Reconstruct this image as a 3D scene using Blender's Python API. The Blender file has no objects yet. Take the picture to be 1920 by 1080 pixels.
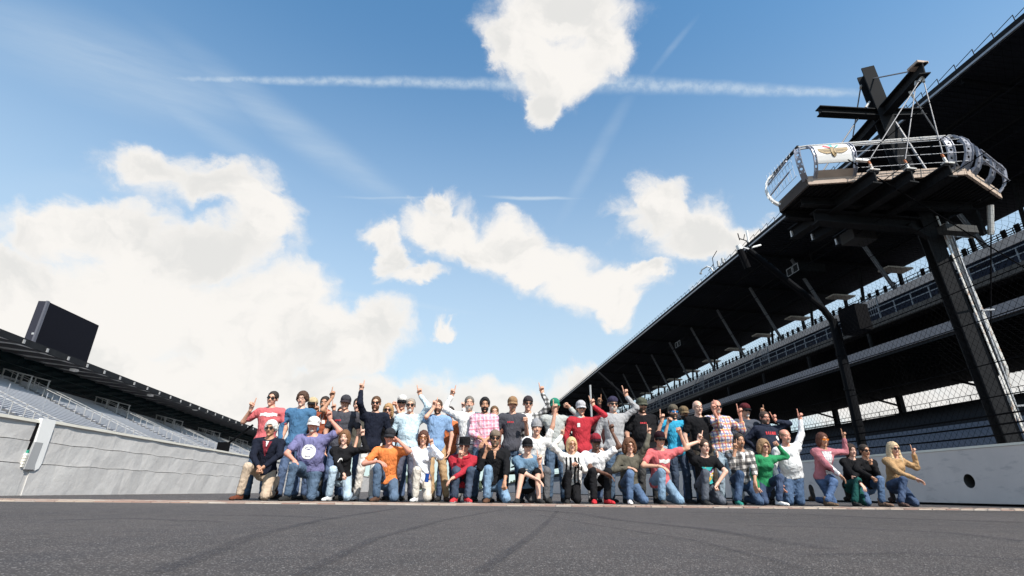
import bpy, bmesh, math, random
import numpy as np
from math import sin, cos, tan, atan, atan2, radians, degrees, pi, sqrt
from mathutils import Vector, Matrix, Quaternion
from mathutils.bvhtree import BVHTree
random.seed(7); rng = np.random.RandomState(7)
scene = bpy.context.scene
col = scene.collection

# ---------------------------------------------------------------- camera
CAM_H = .18; FPX = 955.0
PITCH = atan2(382, 955); ROLL = atan(.012); YAW = radians(6.1277)
def cam_basis():
    fw = np.array([sin(YAW)*cos(PITCH), cos(YAW)*cos(PITCH), sin(PITCH)])
    rt = np.array([cos(YAW), -sin(YAW), 0.]); up = np.cross(rt, fw)
    return rt*cos(ROLL)+up*sin(ROLL), -rt*sin(ROLL)+up*cos(ROLL), fw
CR, CU, CF = cam_basis()
cd = bpy.data.cameras.new('camera'); cam = bpy.data.objects.new('camera', cd); col.objects.link(cam)
cam.matrix_world = Matrix(((CR[0], CU[0], -CF[0], 0), (CR[1], CU[1], -CF[1], 0), (CR[2], CU[2], -CF[2], CAM_H), (0, 0, 0, 1)))
cd.sensor_width = 36; cd.lens = 36*FPX/1920; cd.clip_start = .02; cd.clip_end = 6000
scene.camera = cam
def ray(u, v):
    d = CR*(u-960)/FPX+CU*(540-v)/FPX+CF
    return d/np.linalg.norm(d)
def at(axis, u, v, val):
    d = ray(u, v); o = np.array([0, 0, CAM_H]); t = (val-o[axis])/d[axis]
    return o+d*t
atX = lambda u, v, X: at(0, u, v, X)
atY = lambda u, v, Y: at(1, u, v, Y)
atZ = lambda u, v, Z=0.: at(2, u, v, Z)

# ---------------------------------------------------------------- sun, sky, exposure
SUN = np.array([.32, -.60, .73]); SUN /= np.linalg.norm(SUN)
sl = bpy.data.lights.new('sun', 'SUN'); sl.energy = 4.4; sl.angle = radians(.5); sl.color = (1, .94, .86)
so = bpy.data.objects.new('sun', sl); col.objects.link(so)
so.rotation_euler = Vector(SUN).to_track_quat('Z', 'Y').to_euler(); so.location = (0, -20, 60)
scene.view_settings.view_transform = 'Standard'; scene.view_settings.look = 'None'
scene.view_settings.gamma = 1; scene.view_settings.exposure = 0.6; scene.view_settings.use_curve_mapping = False
scene.render.engine = 'CYCLES'
W = bpy.data.worlds.new('World'); scene.world = W; W.use_nodes = True
nt = W.node_tree; nt.nodes.clear()
def N(t, **k):
    n = nt.nodes.new(t)
    for a, b in k.items(): setattr(n, a, b)
    return n
def L(a, b): nt.links.new(a, b)
def vin(node, i, v):
    if isinstance(v, (int, float, tuple, list)): node.inputs[i].default_value = v
    else: L(v, node.inputs[i])
def M(op, a, b=0., c=0., clamp=False):
    n = N('ShaderNodeMath', operation=op, use_clamp=clamp); vin(n, 0, a)
    vin(n, 1, b)
    if op in ('MULTIPLY_ADD', 'WRAP', 'SMOOTH_MIN', 'SMOOTH_MAX'): vin(n, 2, c)
    return n.outputs[0]
def MR(v, a, b, c=0., d=1., t='SMOOTHSTEP'):
    n = N('ShaderNodeMapRange', interpolation_type=t); vin(n, 0, v)
    for i, x in enumerate((a, b, c, d)): n.inputs[i+1].default_value = x
    return n.outputs[0]
def NZ(vec, scale, detail=4., rough=.55, out=0, dist=0.):
    n = N('ShaderNodeTexNoise'); L(vec, n.inputs['Vector']); n.inputs['Scale'].default_value = scale
    n.inputs['Detail'].default_value = detail; n.inputs['Roughness'].default_value = rough; n.inputs['Distortion'].default_value = dist
    return n.outputs[out]
sky = N('ShaderNodeTexSky', sky_type='NISHITA', sun_disc=False)
sky.sun_elevation = math.asin(SUN[2]); sky.sun_rotation = atan2(SUN[0], SUN[1]); sky.altitude = 200; sky.air_density = 1.0; sky.dust_density = .6; sky.ozone_density = 2.2
tint = N('ShaderNodeMix', data_type='RGBA', blend_type='MULTIPLY'); tint.inputs[0].default_value = 1
L(sky.outputs[0], tint.inputs[6]); tint.inputs[7].default_value = (.66, 1.0, 1.04, 1)
geo = N('ShaderNodeTexCoord'); sep = N('ShaderNodeSeparateXYZ'); L(geo.outputs['Generated'], sep.inputs[0])
den = M('MAXIMUM', M('ADD', sep.outputs[1], 1.0), .12)
px = M('DIVIDE', sep.outputs[0], den); pz = M('DIVIDE', sep.outputs[2], den)
cmb = N('ShaderNodeCombineXYZ'); L(px, cmb.inputs[0]); L(pz, cmb.inputs[1]); P0 = cmb.outputs[0]
def warp(P, scale, amt, detail=5., rough=.6):
    nc = NZ(P, scale, detail, rough, 1)
    s = N('ShaderNodeVectorMath', operation='MULTIPLY_ADD'); L(nc, s.inputs[0]); s.inputs[1].default_value = (amt, amt, 0); L(P, s.inputs[2])
    o = N('ShaderNodeVectorMath', operation='ADD'); L(s.outputs[0], o.inputs[0]); o.inputs[1].default_value = (-amt/2, -amt/2, 0)
    return o.outputs[0]
PW = warp(warp(P0, 6., .075, 3.), 20., .050, 8., .66)
PC = warp(P0, 9., .009, 6.)
def stereo(d): return np.array([d[0]/(1+d[1]), d[2]/(1+d[1])])
def blob(P, x, y, rx, ry, rot=0.):
    """distance 0 at the centre, 1 on the rim of a cloud lump, in the fixed sky chart"""
    c = stereo(ray(x, y)); e = stereo(ray(x+8, y))-c; s = np.linalg.norm(e)/8; a = atan2(e[1], e[0])
    m = N('ShaderNodeMapping', vector_type='TEXTURE'); L(P, m.inputs[0])
    m.inputs[1].default_value = (c[0], c[1], 0); m.inputs[2].default_value = (0, 0, a+radians(rot)); m.inputs[3].default_value = (rx*s, ry*s, 1)
    g = N('ShaderNodeVectorMath', operation='LENGTH'); L(m.outputs[0], g.inputs[0]); return g.outputs['Value']
CUM = [(1052, 25, 132, 80), (1035, 112, 92, 74), (1010, 180, 36, 44), (952, 75, 44, 56), (1130, 75, 60, 56),
 (285, 325, 85, 48), (385, 352, 116, 54), (475, 415, 66, 60), (90, 455, 130, 70), (215, 440, 150, 62), (360, 480, 170, 78), (500, 560, 140, 78), (610, 625, 120, 62), (705, 618, 66, 52), (640, 668, 90, 38),
 (150, 610, 330, 130), (400, 690, 300, 80), (-20, 520, 150, 90), (560, 720, 150, 50), (-60, 640, 250, 200), (250, 560, 260, 110), (60, 560, 200, 120), (470, 620, 200, 100), (300, 760, 400, 90),
 (826, 372, 30, 30), (835, 425, 82, 50), (935, 465, 110, 50), (1035, 505, 90, 46), (712, 440, 38, 32), (738, 488, 30, 44), (780, 522, 60, 22), (1110, 540, 100, 52), (1190, 515, 56, 24), (1160, 585, 44, 32), (890, 470, 60, 34),
 (1225, 400, 90, 58), (1310, 435, 115, 66), (1390, 450, 66, 55), (1450, 440, 60, 45),
 (740, 752, 150, 52), (930, 755, 130, 46), (1090, 722, 66, 34), (560, 760, 200, 60), (850, 800, 400, 40), (832, 605, 24, 17), (1640, 750, 300, 60), (1330, 560, 40, 30), (1850, 700, 120, 60)]
dens = None
for b in CUM:
    v = blob(PW, *b)
    dens = v if dens is None else M('SMOOTH_MIN', dens, v, .12)
edge = NZ(PW, 12., 7., .62)
vor = N('ShaderNodeTexVoronoi', feature='F1', voronoi_dimensions='2D', normalize=True); L(PW, vor.inputs['Vector']); vor.inputs['Scale'].default_value = 22.; vor.inputs['Detail'].default_value = 2.; vor.inputs['Roughness'].default_value = .5
billow = vor.outputs['Distance']
def offs(P, x, y):
    o = N('ShaderNodeVectorMath', operation='ADD'); L(P, o.inputs[0]); o.inputs[1].default_value = (x, y, 0); return o.outputs[0]
relief = M('SUBTRACT', NZ(offs(PW, .016, .030), 9., 5., .60), NZ(PW, 9., 5., .60))
dd = M('ADD', dens, M('ADD', M('MULTIPLY', M('SUBTRACT', edge, .5), 1.0), M('MULTIPLY', M('SUBTRACT', billow, .36), .9)))
wisp = NZ(P0, 60., 4., .7)
alpha = M('POWER', MR(M('ADD', dd, M('MULTIPLY', M('SUBTRACT', wisp, .5), .30)), 1.34, .52, t='SMOOTHERSTEP'), 1.15)
# generic clouds outside the picture
outside = MR(N('ShaderNodeVectorMath', operation='LENGTH').outputs[0] if 0 else M('SQRT', M('ADD', M('MULTIPLY', px, px), M('MULTIPLY', M('SUBTRACT', pz, .2), M('SUBTRACT', pz, .2)))), .62, .85)
gen = MR(NZ(geo.outputs['Generated'], 2.6, 7., .58), .54, .62)
alpha = M('MAXIMUM', alpha, M('MULTIPLY', gen, outside))
# contrails and cirrus: thin, partly transparent
thin = 0.
for (x, y, rx, ry, rot, w) in [(1000, 371, 105, 5, -1, .5), (730, 371, 110, 4, -1, .28), (540, 235, 330, 50, -38, .24), (640, 300, 210, 30, -36, .2), (230, 130, 380, 120, -22, .26), (330, 200, 300, 40, -40, .2), (1120, 290, 170, 20, 62, .13), (1260, 90, 80, 9, 55, .12), (740, 565, 190, 9, -9, .16), (150, 350, 200, 60, 0, .08)]:
    v = MR(blob(PC, x, y, rx, ry, rot), 1.05, .1, 0., w); thin = v if thin == 0. else M('MAXIMUM', thin, v)
def trail(a, b, w0, w1, amt):
    """a straight vapour trail is a great circle of the sky"""
    da, db = ray(*a), ray(*b); n = np.cross(da, db); n /= np.linalg.norm(n); t = np.cross(n, da); ang = atan2(db@t, db@da)
    def dot(v): q = N('ShaderNodeVectorMath', operation='DOT_PRODUCT'); L(GW, q.inputs[0]); q.inputs[1].default_value = tuple(v); return q.outputs['Value']
    s_ = M('ABSOLUTE', dot(n)); al = M('ARCTAN2', dot(t), dot(da)); f = M('DIVIDE', al, ang); wid = MR(f, 0., 1., w0, w1, 'LINEAR')
    return M('MULTIPLY', M('MULTIPLY', M('MULTIPLY', M('MULTIPLY', MR(M('DIVIDE', s_, wid), 1.25, 0.), MR(NZ(GW, 70., 5., .65), .3, .65, .45, 1.)), amt), MR(f, -.02, .25)), MR(f, 1.02, .90))
gw = N('ShaderNodeVectorMath', operation='MULTIPLY_ADD'); L(NZ(geo.outputs['Generated'], 14., 6., .6, 1), gw.inputs[0]); gw.inputs[1].default_value = (.012, .012, .012); L(geo.outputs['Generated'], gw.inputs[2]); gw2 = N('ShaderNodeVectorMath', operation='ADD'); L(gw.outputs[0], gw2.inputs[0]); gw2.inputs[1].default_value = (-.006, -.006, -.006); GW = gw2.outputs[0]
TR = [trail((180, 144), (1080, 160), .005, .014, .5), trail((980, 150), (1640, 176), .022, .006, .5)]
streak = N('ShaderNodeMapping'); L(PC, streak.inputs[0]); streak.inputs[2].default_value = (0, 0, .55); streak.inputs[3].default_value = (9, 60, 1)
thin = M('MULTIPLY', thin, MR(NZ(streak.outputs[0], 1.0, 5., .6), .25, .7, .45, 1.25, 'LINEAR'))
for q_ in TR: thin = M('MAXIMUM', thin, q_)
low = MR(sep.outputs[2], .80, .05, 0., .80)      # paler air towards the horizon
haze_a = M('MAXIMUM', thin, 0.)
shade = MR(M('ADD', NZ(PW, 5., 5., .55), M('MULTIPLY', relief, 1.6)), .30, .62); core = MR(dd, .95, .25)
ccol = N('ShaderNodeMix', data_type='RGBA'); L(M('MULTIPLY', M('SUBTRACT', 1., shade), M('MULTIPLY', core, 1.0)), ccol.inputs[0])
ccol.inputs[6].default_value = (.635, .615, .588, 1); ccol.inputs[7].default_value = (.53, .525, .51, 1)
bg_sky = N('ShaderNodeBackground'); L(tint.outputs[2], bg_sky.inputs[0]); bg_sky.inputs[1].default_value = .15
bg_air = N('ShaderNodeBackground'); bg_air.inputs[0].default_value = (.46, .51, .525, 1); bg_air.inputs[1].default_value = 1.
bg_thin = N('ShaderNodeBackground'); bg_thin.inputs[0].default_value = (.50, .56, .60, 1)
bg_cl = N('ShaderNodeBackground'); L(ccol.outputs[2], bg_cl.inputs[0]); bg_cl.inputs[1].default_value = 1.
def mixs(f, a, b):
    m = N('ShaderNodeMixShader'); L(f, m.inputs[0]); L(a.outputs[0], m.inputs[1]); L(b.outputs[0], m.inputs[2]); return m
s1 = mixs(low, bg_sky, bg_air); s2 = mixs(haze_a, s1, bg_thin); s3 = mixs(M('MULTIPLY', alpha, .985), s2, bg_cl)
wo = N('ShaderNodeOutputWorld'); L(s3.outputs[0], wo.inputs[0])
W.cycles.sampling_method = 'MANUAL'; W.cycles.sample_map_resolution = 512

# ---------------------------------------------------------------- materials
MATS = {}
def mat(name, rgb, rough=.7, metal=0., var=.12, vscale=3., bump=0., bscale=30., spec=.4, fn=None, sheen=0.):
    if name in MATS: return MATS[name]
    m = bpy.data.materials.new(name); m.use_nodes = True; t = m.node_tree; b = t.nodes['Principled BSDF']
    b.inputs['Roughness'].default_value = rough; b.inputs['Metallic'].default_value = metal; b.inputs['Specular IOR Level'].default_value = spec
    if sheen: b.inputs['Sheen Weight'].default_value = sheen
    tc = t.nodes.new('ShaderNodeTexCoord'); no = t.nodes.new('ShaderNodeTexNoise'); t.links.new(tc.outputs['Object'], no.inputs['Vector'])
    no.inputs['Scale'].default_value = vscale; no.inputs['Detail'].default_value = 5
    mx = t.nodes.new('ShaderNodeMix'); mx.data_type = 'RGBA'
    mx.inputs[6].default_value = tuple(max(0, c*(1-var)) for c in rgb)+(1,); mx.inputs[7].default_value = tuple(min(1, c*(1+var)) for c in rgb)+(1,)
    t.links.new(no.outputs[0], mx.inputs[0]); t.links.new(mx.outputs[2], b.inputs['Base Color'])
    if bump:
        n2 = t.nodes.new('ShaderNodeTexNoise'); n2.inputs['Scale'].default_value = bscale; n2.inputs['Detail'].default_value = 4
        t.links.new(tc.outputs['Object'], n2.inputs['Vector'])
        bp = t.nodes.new('ShaderNodeBump'); bp.inputs['Strength'].default_value = bump; bp.inputs['Distance'].default_value = .02
        t.links.new(n2.outputs[0], bp.inputs['Height']); t.links.new(bp.outputs[0], b.inputs['Normal'])
    if fn: fn(t, b, tc, mx)
    MATS[name] = m; return m
def lin(r, g, b):
    f = lambda c: (c/255/12.92) if c <= 10 else ((c/255+.055)/1.055)**2.4
    return (f(r), f(g), f(b))
class T:   # tiny node helper for a material tree
    def __init__(s, t): s.t = t
    def n(s, ty, **k):
        n = s.t.nodes.new(ty)
        for a, b in k.items(): setattr(n, a, b)
        return n
    def l(s, a, b): s.t.links.new(a, b)
    def noise(s, vec, sc, det=4., ro=.55, out=0):
        n = s.n('ShaderNodeTexNoise'); s.l(vec, n.inputs['Vector']); n.inputs['Scale'].default_value = sc; n.inputs['Detail'].default_value = det; n.inputs['Roughness'].default_value = ro; return n.outputs[out]
    def mr(s, v, a, b, c=0., d=1.):
        n = s.n('ShaderNodeMapRange'); s.l(v, n.inputs[0])
        for i, x in enumerate((a, b, c, d)): n.inputs[i+1].default_value = x
        return n.outputs[0]
    def math(s, op, a, b=0.):
        n = s.n('ShaderNodeMath', operation=op)
        for i, x in enumerate((a, b)):
            if isinstance(x, (int, float)): n.inputs[i].default_value = x
            else: s.l(x, n.inputs[i])
        return n.outputs[0]
    def mix(s, f, a, b, bt='MIX'):
        n = s.n('ShaderNodeMix', data_type='RGBA', blend_type=bt)
        for i, x in ((0, f), (6, a), (7, b)):
            if isinstance(x, (int, float)): n.inputs[i].default_value = x
            elif isinstance(x, tuple): n.inputs[i].default_value = x+(1,) if len(x) == 3 else x
            else: s.l(x, n.inputs[i])
        return n.outputs[2]
    def map(s, vec, sc=(1, 1, 1), rot=(0, 0, 0), loc=(0, 0, 0)):
        n = s.n('ShaderNodeMapping'); s.l(vec, n.inputs[0]); n.inputs[1].default_value = loc; n.inputs[2].default_value = rot; n.inputs[3].default_value = sc; return n.outputs[0]

def asphalt_fn(t, b, tc, mx):
    h = T(t); o = tc.outputs['Object']
    big = h.noise(o, .35, 5.); streak = h.noise(h.map(o, (2.2, .10, 1)), 1., 5.); mid = h.noise(o, 5., 5.)
    base = h.mix(h.mr(big, .3, .7), (.044, .039, .038), (.076, .067, .064))
    base = h.mix(h.mr(streak, .45, .75, 0, .45), base, (.038, .037, .043))
    base = h.mix(h.mr(mid, .35, .7, 0, .45), base, (.098, .083, .076))
    v = h.n('ShaderNodeTexVoronoi', feature='F1'); h.l(o, v.inputs['Vector']); v.inputs['Scale'].default_value = 190.
    sp = h.n('ShaderNodeSeparateColor'); h.l(v.outputs['Color'], sp.inputs[0])
    stone = h.math('MULTIPLY', h.mr(v.outputs['Distance'], .55, .35), h.mr(sp.outputs[0], .62, .74))
    stone_c = h.mix(sp.outputs[1], (.13, .12, .12), (.36, .33, .31))
    c = h.mix(h.math('MULTIPLY', stone, .8), base, stone_c)
    v2 = h.n('ShaderNodeTexVoronoi', feature='F1'); h.l(o, v2.inputs['Vector']); v2.inputs['Scale'].default_value = 75.
    s2 = h.n('ShaderNodeSeparateColor'); h.l(v2.outputs['Color'], s2.inputs[0])
    big_st = h.math('MULTIPLY', h.mr(v2.outputs['Distance'], .30, .18), h.mr(s2.outputs[0], .90, .93))
    c = h.mix(h.math('MULTIPLY', big_st, .6), c, (.42, .40, .38)); h.l(c, b.inputs['Base Color'])
    bp = h.n('ShaderNodeBump'); bp.inputs['Strength'].default_value = .9; bp.inputs['Distance'].default_value = .004
    hh = h.math('ADD', h.mr(v.outputs['Distance'], 0., .8, 1., 0.), h.math('MULTIPLY', h.noise(o, 260., 3.), .6)); h.l(hh, bp.inputs['Height']); h.l(bp.outputs[0], b.inputs['Normal'])
M_asphalt = mat('asphalt', (.06, .06, .06), .82, fn=asphalt_fn, spec=.3)

def brick_fn(kind):
    def f(t, b, tc, mx):
        h = T(t)
        if kind == 'obj': r = h.n('ShaderNodeObjectInfo').outputs['Random']
        else: r = h.n('ShaderNodeNewGeometry').outputs['Random Per Island']
        cr = h.n('ShaderNodeValToRGB'); h.l(r, cr.inputs[0]); cr.color_ramp.interpolation = 'CONSTANT'
        cols = [(.27, .16, .12), (.34, .26, .20), (.40, .33, .26), (.22, .12, .09), (.33, .28, .24), (.28, .19, .15), (.42, .37, .31)]
        e = cr.color_ramp.elements; e[0].color = cols[0]+(1,); e[1].position = 1/7; e[1].color = cols[1]+(1,)
        for i in range(2, 7): x = e.new(i/7); x.color = cols[i]+(1,)
        c = h.mix(h.mr(h.noise(tc.outputs['Object'], 18., 4.), .3, .7, 0, .4), cr.outputs[0], (.25, .2, .17)); h.l(c, b.inputs['Base Color'])
    return f
M_brick = mat('paving_brick', (.4, .2, .1), .85, fn=brick_fn('obj')); M_brick2 = mat('paving_brick_field', (.4, .2, .1), .85, fn=brick_fn('isl'))
M_mortar = mat('mortar', (.22, .2, .18), .9)

def plaster_fn(c0, c1, c2, sc=1., stain=.5, bumpd=.02, grad=False):
    def f(t, b, tc, mx):
        h = T(t); o = tc.outputs['Object']
        a = h.noise(o, 1.1*sc, 6., .6); st = h.noise(h.map(o, (1., .9, 3.2), (.35, 0, 0)), 1.6*sc, 6., .62); fine = h.noise(o, 38., 5., .6)
        c = h.mix(h.mr(a, .3, .7), c0, c1)
        c = h.mix(h.mr(st, .54, .74, 0, stain), c, c2)
        c = h.mix(h.mr(fine, .55, .8, 0, .12), c, c2)
        h.l(c, b.inputs['Base Color'])
        bp = h.n('ShaderNodeBump'); bp.inputs['Strength'].default_value = .8; bp.inputs['Distance'].default_value = bumpd
        hh = h.math('ADD', h.noise(h.map(o, (1, 1, 1.)), 3.2, 6., .6), h.math('MULTIPLY', h.noise(h.map(o, (1, 1.2, .5), (.6, 0, 0)), 9., 5., .6), .5)); h.l(hh, bp.inputs['Height']); h.l(bp.outputs[0], b.inputs['Normal'])
    return f
M_lwall = mat('rough_painted_concrete', (.5, .5, .5), .8, fn=plaster_fn((.54, .525, .51), (.63, .615, .595), (.42, .41, .40), 1., .45, .020))
M_rwall = mat('scuffed_wall_concrete', (.5, .5, .5), .75, fn=plaster_fn((.60, .54, .51), (.68, .61, .57), (.27, .25, .26), 1.2, .55, .006))
M_cream = mat('cream_paint', (.78, .75, .66), .6, var=.06, vscale=6)
M_white = mat('white_paint', (.86, .86, .84), .45, var=.05)
M_grey = mat('grey_paint', (.38, .385, .39), .55, var=.08)
M_green = mat('green_plastic', (.02, .25, .17), .5)
M_black = mat('black_plastic', (.004, .004, .005), .7, spec=.06)
M_blackm = mat('black_steel', (.004, .0045, .006), .7, 0., vscale=2., spec=.08)
M_screen = mat('dark_screen_panel', (.006, .006, .010), .7, var=.05, spec=.1)
M_screen_side = mat('dark_screen_casing', (.03, .03, .042), .6, spec=.2)
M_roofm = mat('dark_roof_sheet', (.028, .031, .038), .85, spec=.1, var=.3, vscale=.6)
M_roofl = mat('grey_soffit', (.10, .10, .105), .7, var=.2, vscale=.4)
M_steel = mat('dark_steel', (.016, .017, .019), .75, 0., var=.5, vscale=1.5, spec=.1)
M_steelg = mat('galvanised_steel', (.36, .37, .39), .45, .5, var=.2, vscale=4)
M_steelb = mat('blue_grey_rail', (.20, .23, .27), .6, 0.)
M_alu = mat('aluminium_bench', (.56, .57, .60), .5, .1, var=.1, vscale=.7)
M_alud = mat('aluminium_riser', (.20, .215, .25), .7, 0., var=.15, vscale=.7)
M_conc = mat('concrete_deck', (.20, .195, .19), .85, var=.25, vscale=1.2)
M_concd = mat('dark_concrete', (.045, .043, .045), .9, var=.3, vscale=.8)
M_navy = mat('navy_seat', (.012, .018, .036), .7, spec=.15)
M_band = mat('pale_grey_fascia', (.25, .235, .245), .8, var=.2, vscale=1)
M_lamp = mat('lamp_housing', (.75, .73, .70), .5)
M_rust = mat('rusty_clevis', (.40, .14, .06), .8, var=.3, vscale=20)
def rusty(t, b, tc, mx):
    h = T(t); c = h.mix(h.mr(h.noise(tc.outputs['Object'], 7., 6.), .52, .68, 0, .8), (.55, .55, .53), (.33, .17, .09)); h.l(c, b.inputs['Base Color'])
M_wrust = mat('worn_white_paint', (.6, .6, .6), .55, fn=rusty)
M_deckedge = mat('tan_deck_edge', (.46, .36, .29), .75, var=.2, vscale=5)
M_plate = mat('perforated_plate', (.30, .31, .36), .5, .3)
M_gold = mat('emblem_gold', (.30, .20, .075), .6, var=.15, vscale=14); M_brownl = mat('emblem_brown', (.07, .045, .02), .6)
M_red = mat('emblem_red', (.55, .08, .09), .6); M_teal = mat('emblem_teal', (.10, .42, .45), .6); M_tealg = mat('emblem_green', (.08, .30, .24), .6)
M_wire = mat('fence_wire', (.006, .006, .007), .9, spec=.03); M_glassd = mat('dark_green_glass', (.006, .016, .018), .15, spec=.25)

# ---------------------------------------------------------------- mesh helpers
class MB:
    def __init__(s): s.v = []; s.f = []; s.m = []; s.k = 0
    def raw(s, vs, fs, mi=None):
        o = len(s.v); s.v += [tuple(map(float, p)) for p in vs]; s.f += [tuple(i+o for i in f) for f in fs]; s.m += [s.k if mi is None else mi]*len(fs)
    def box(s, a, b):
        (x0, y0, z0), (x1, y1, z1) = a, b
        s.raw([(x0, y0, z0), (x1, y0, z0), (x1, y1, z0), (x0, y1, z0), (x0, y0, z1), (x1, y0, z1), (x1, y1, z1), (x0, y1, z1)],
              [(0, 3, 2, 1), (4, 5, 6, 7), (0, 1, 5, 4), (1, 2, 6, 5), (2, 3, 7, 6), (3, 0, 4, 7)])
    def bar(s, p, q, w, h, up=(0, 0, 1)):
        p, q = Vector(p), Vector(q); d = (q-p).normalized(); u = Vector(up)
        if abs(d.dot(u)) > .98: u = Vector((0, 1, 0))
        r = d.cross(u).normalized(); u = r.cross(d); vs = []
        for c in (p, q):
            for a, b in ((-1, -1), (1, -1), (1, 1), (-1, 1)): vs.append(c+r*a*w/2+u*b*h/2)
        s.raw(vs, [(3, 2, 1, 0), (4, 5, 6, 7), (0, 1, 5, 4), (1, 2, 6, 5), (2, 3, 7, 6), (3, 0, 4, 7)])
    def tube(s, pts, r, n=6, caps=True, r2=None):
        pts = [Vector(p) for p in pts]; k = len(pts); vs = []; fs = []; prev = None
        for i, p in enumerate(pts):
            d = (pts[min(i+1, k-1)]-pts[max(i-1, 0)]).normalized()
            if prev is None: a = d.orthogonal().normalized()
            else: a = (prev-d*prev.dot(d)).normalized()
            prev = a; b = d.cross(a); rr = r if r2 is None else r+(r2-r)*i/(k-1)
            for j in range(n): t = 2*pi*j/n; vs.append(p+(a*cos(t)+b*sin(t))*rr)
        for i in range(k-1):
            for j in range(n): fs.append((i*n+j, i*n+(j+1) % n, (i+1)*n+(j+1) % n, (i+1)*n+j))
        if caps: fs += [tuple(range(n-1, -1, -1)), tuple((k-1)*n+j for j in range(n))]
        s.raw(vs, fs)
    def prism(s, poly, d):   # poly: list of 3D points (planar); d: extrusion vector
        n = len(poly); d = Vector(d); a = [Vector(p) for p in poly]; vs = a+[p+d for p in a]
        s.raw(vs, [tuple(range(n-1, -1, -1)), tuple(range(n, 2*n))]+[(i, (i+1) % n, n+(i+1) % n, n+i) for i in range(n)])
    def ibeam(s, p, q, w, h, t=.03, up=(0, 0, 1)):
        p, q = Vector(p), Vector(q); d = (q-p).normalized(); u = Vector(up)
        if abs(d.dot(u)) > .98: u = Vector((0, 1, 0))
        r = d.cross(u).normalized(); u = r.cross(d)
        pr = [(-w/2, -h/2), (w/2, -h/2), (w/2, -h/2+t), (t/2, -h/2+t), (t/2, h/2-t), (w/2, h/2-t), (w/2, h/2), (-w/2, h/2), (-w/2, h/2-t), (-t/2, h/2-t), (-t/2, -h/2+t), (-w/2, -h/2+t)]
        s.prism([p+r*a+u*b for a, b in pr], q-p)
    def build(s, name, mats, parent=None, kind=None, smooth=False, org=None):
        me = bpy.data.meshes.new(name); o0 = Vector((0, 0, 0))
        if org is not None: o0 = Vector(org)
        elif parent is not None: o0 = wloc(parent)
        me.from_pydata([tuple(Vector(p)-o0) for p in s.v], [], s.f)
        for m in (mats if isinstance(mats, (list, tuple)) else [mats]): me.materials.append(m)
        if any(s.m): me.polygons.foreach_set('material_index', s.m)
        if smooth: me.polygons.foreach_set('use_smooth', [True]*len(me.polygons))
        me.update(); bm = bmesh.new(); bm.from_mesh(me); bmesh.ops.recalc_face_normals(bm, faces=bm.faces); bm.to_mesh(me); bm.free()
        o = bpy.data.objects.new(name, me); col.objects.link(o)
        if parent is not None: o.parent = parent
        if org is not None and parent is None: o.location = org
        if kind: o['kind'] = kind
        return o
def wloc(o):
    p = Vector((0, 0, 0))
    while o is not None: p += Vector(o.location); o = o.parent
    return p
def empty(name, loc, label, cat, group=None):
    o = bpy.data.objects.new(name, None); col.objects.link(o); o.location = loc; o.empty_display_size = .3
    o['label'] = label; o['category'] = cat
    if group: o['group'] = group
    return o
def tag(o, label, cat, group=None):
    o['label'] = label; o['category'] = cat
    if group: o['group'] = group
    return o
def linkcopy(o, parent, loc=None, rot=None):
    c = o.copy(); col.objects.link(c); c.parent = parent
    if loc is not None: c.location = loc
    if rot is not None: c.rotation_euler = rot
    return c

# ---------------------------------------------------------------- ground
g = MB(); g.raw([(-1500, -1500, 0), (1500, -1500, 0), (1500, 1500, 0), (-1500, 1500, 0)], [(0, 1, 2, 3)]); g.build('race_track', M_asphalt, kind='structure')
# brick strip across the track
XL, XR, BY0, BY1 = -8.58, 11.97, 7.32, 8.62
bs = MB(); bs.box((XL, BY0, -.02), (XR, BY1, .004)); strip = bs.build('brick_strip', M_mortar, kind='structure')
def brick_mesh(mb, cx, cy, w, d, z=.012):
    b = .006; x0, x1, y0, y1 = cx-w/2, cx+w/2, cy-d/2, cy+d/2
    mb.raw([(x0, y0, 0), (x1, y0, 0), (x1, y1, 0), (x0, y1, 0), (x0+b, y0+b, z), (x1-b, y0+b, z), (x1-b, y1-b, z), (x0+b, y1-b, z)], [(4, 5, 6, 7), (0, 1, 5, 4), (1, 2, 6, 5), (2, 3, 7, 6), (3, 0, 4, 7)])
BW, BD = .222, .10; nb = int((XR-XL)/BW); rows = int((BY1-BY0)/BD)
bm0 = MB(); brick_mesh(bm0, 0, 0, BW-.012, BD-.01); b0 = None; fld = MB()
for r in range(rows):
    for c in range(nb):
        x = XL+BW*(c+.5)+(.11 if r % 2 else 0); y = BY0+BD*(r+.5)
        if x > XR-.1: continue
        if r < 3:
            if b0 is None: b0 = bm0.build('brick', M_brick, strip, org=(0, 0, 0)); o = b0
            else: o = b0.copy(); col.objects.link(o); o.parent = strip
            o.location = (x, y, .001+random.uniform(-.001, .003)); o.rotation_euler = (0, random.uniform(-.008, .008), random.uniform(-.02, .02))
        else: brick_mesh(fld, x, y, BW-.012, BD-.01, .013+random.uniform(-.002, .002))
fo = fld.build('brick_field', M_brick2, strip); fo['kind'] = 'stuff'
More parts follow.
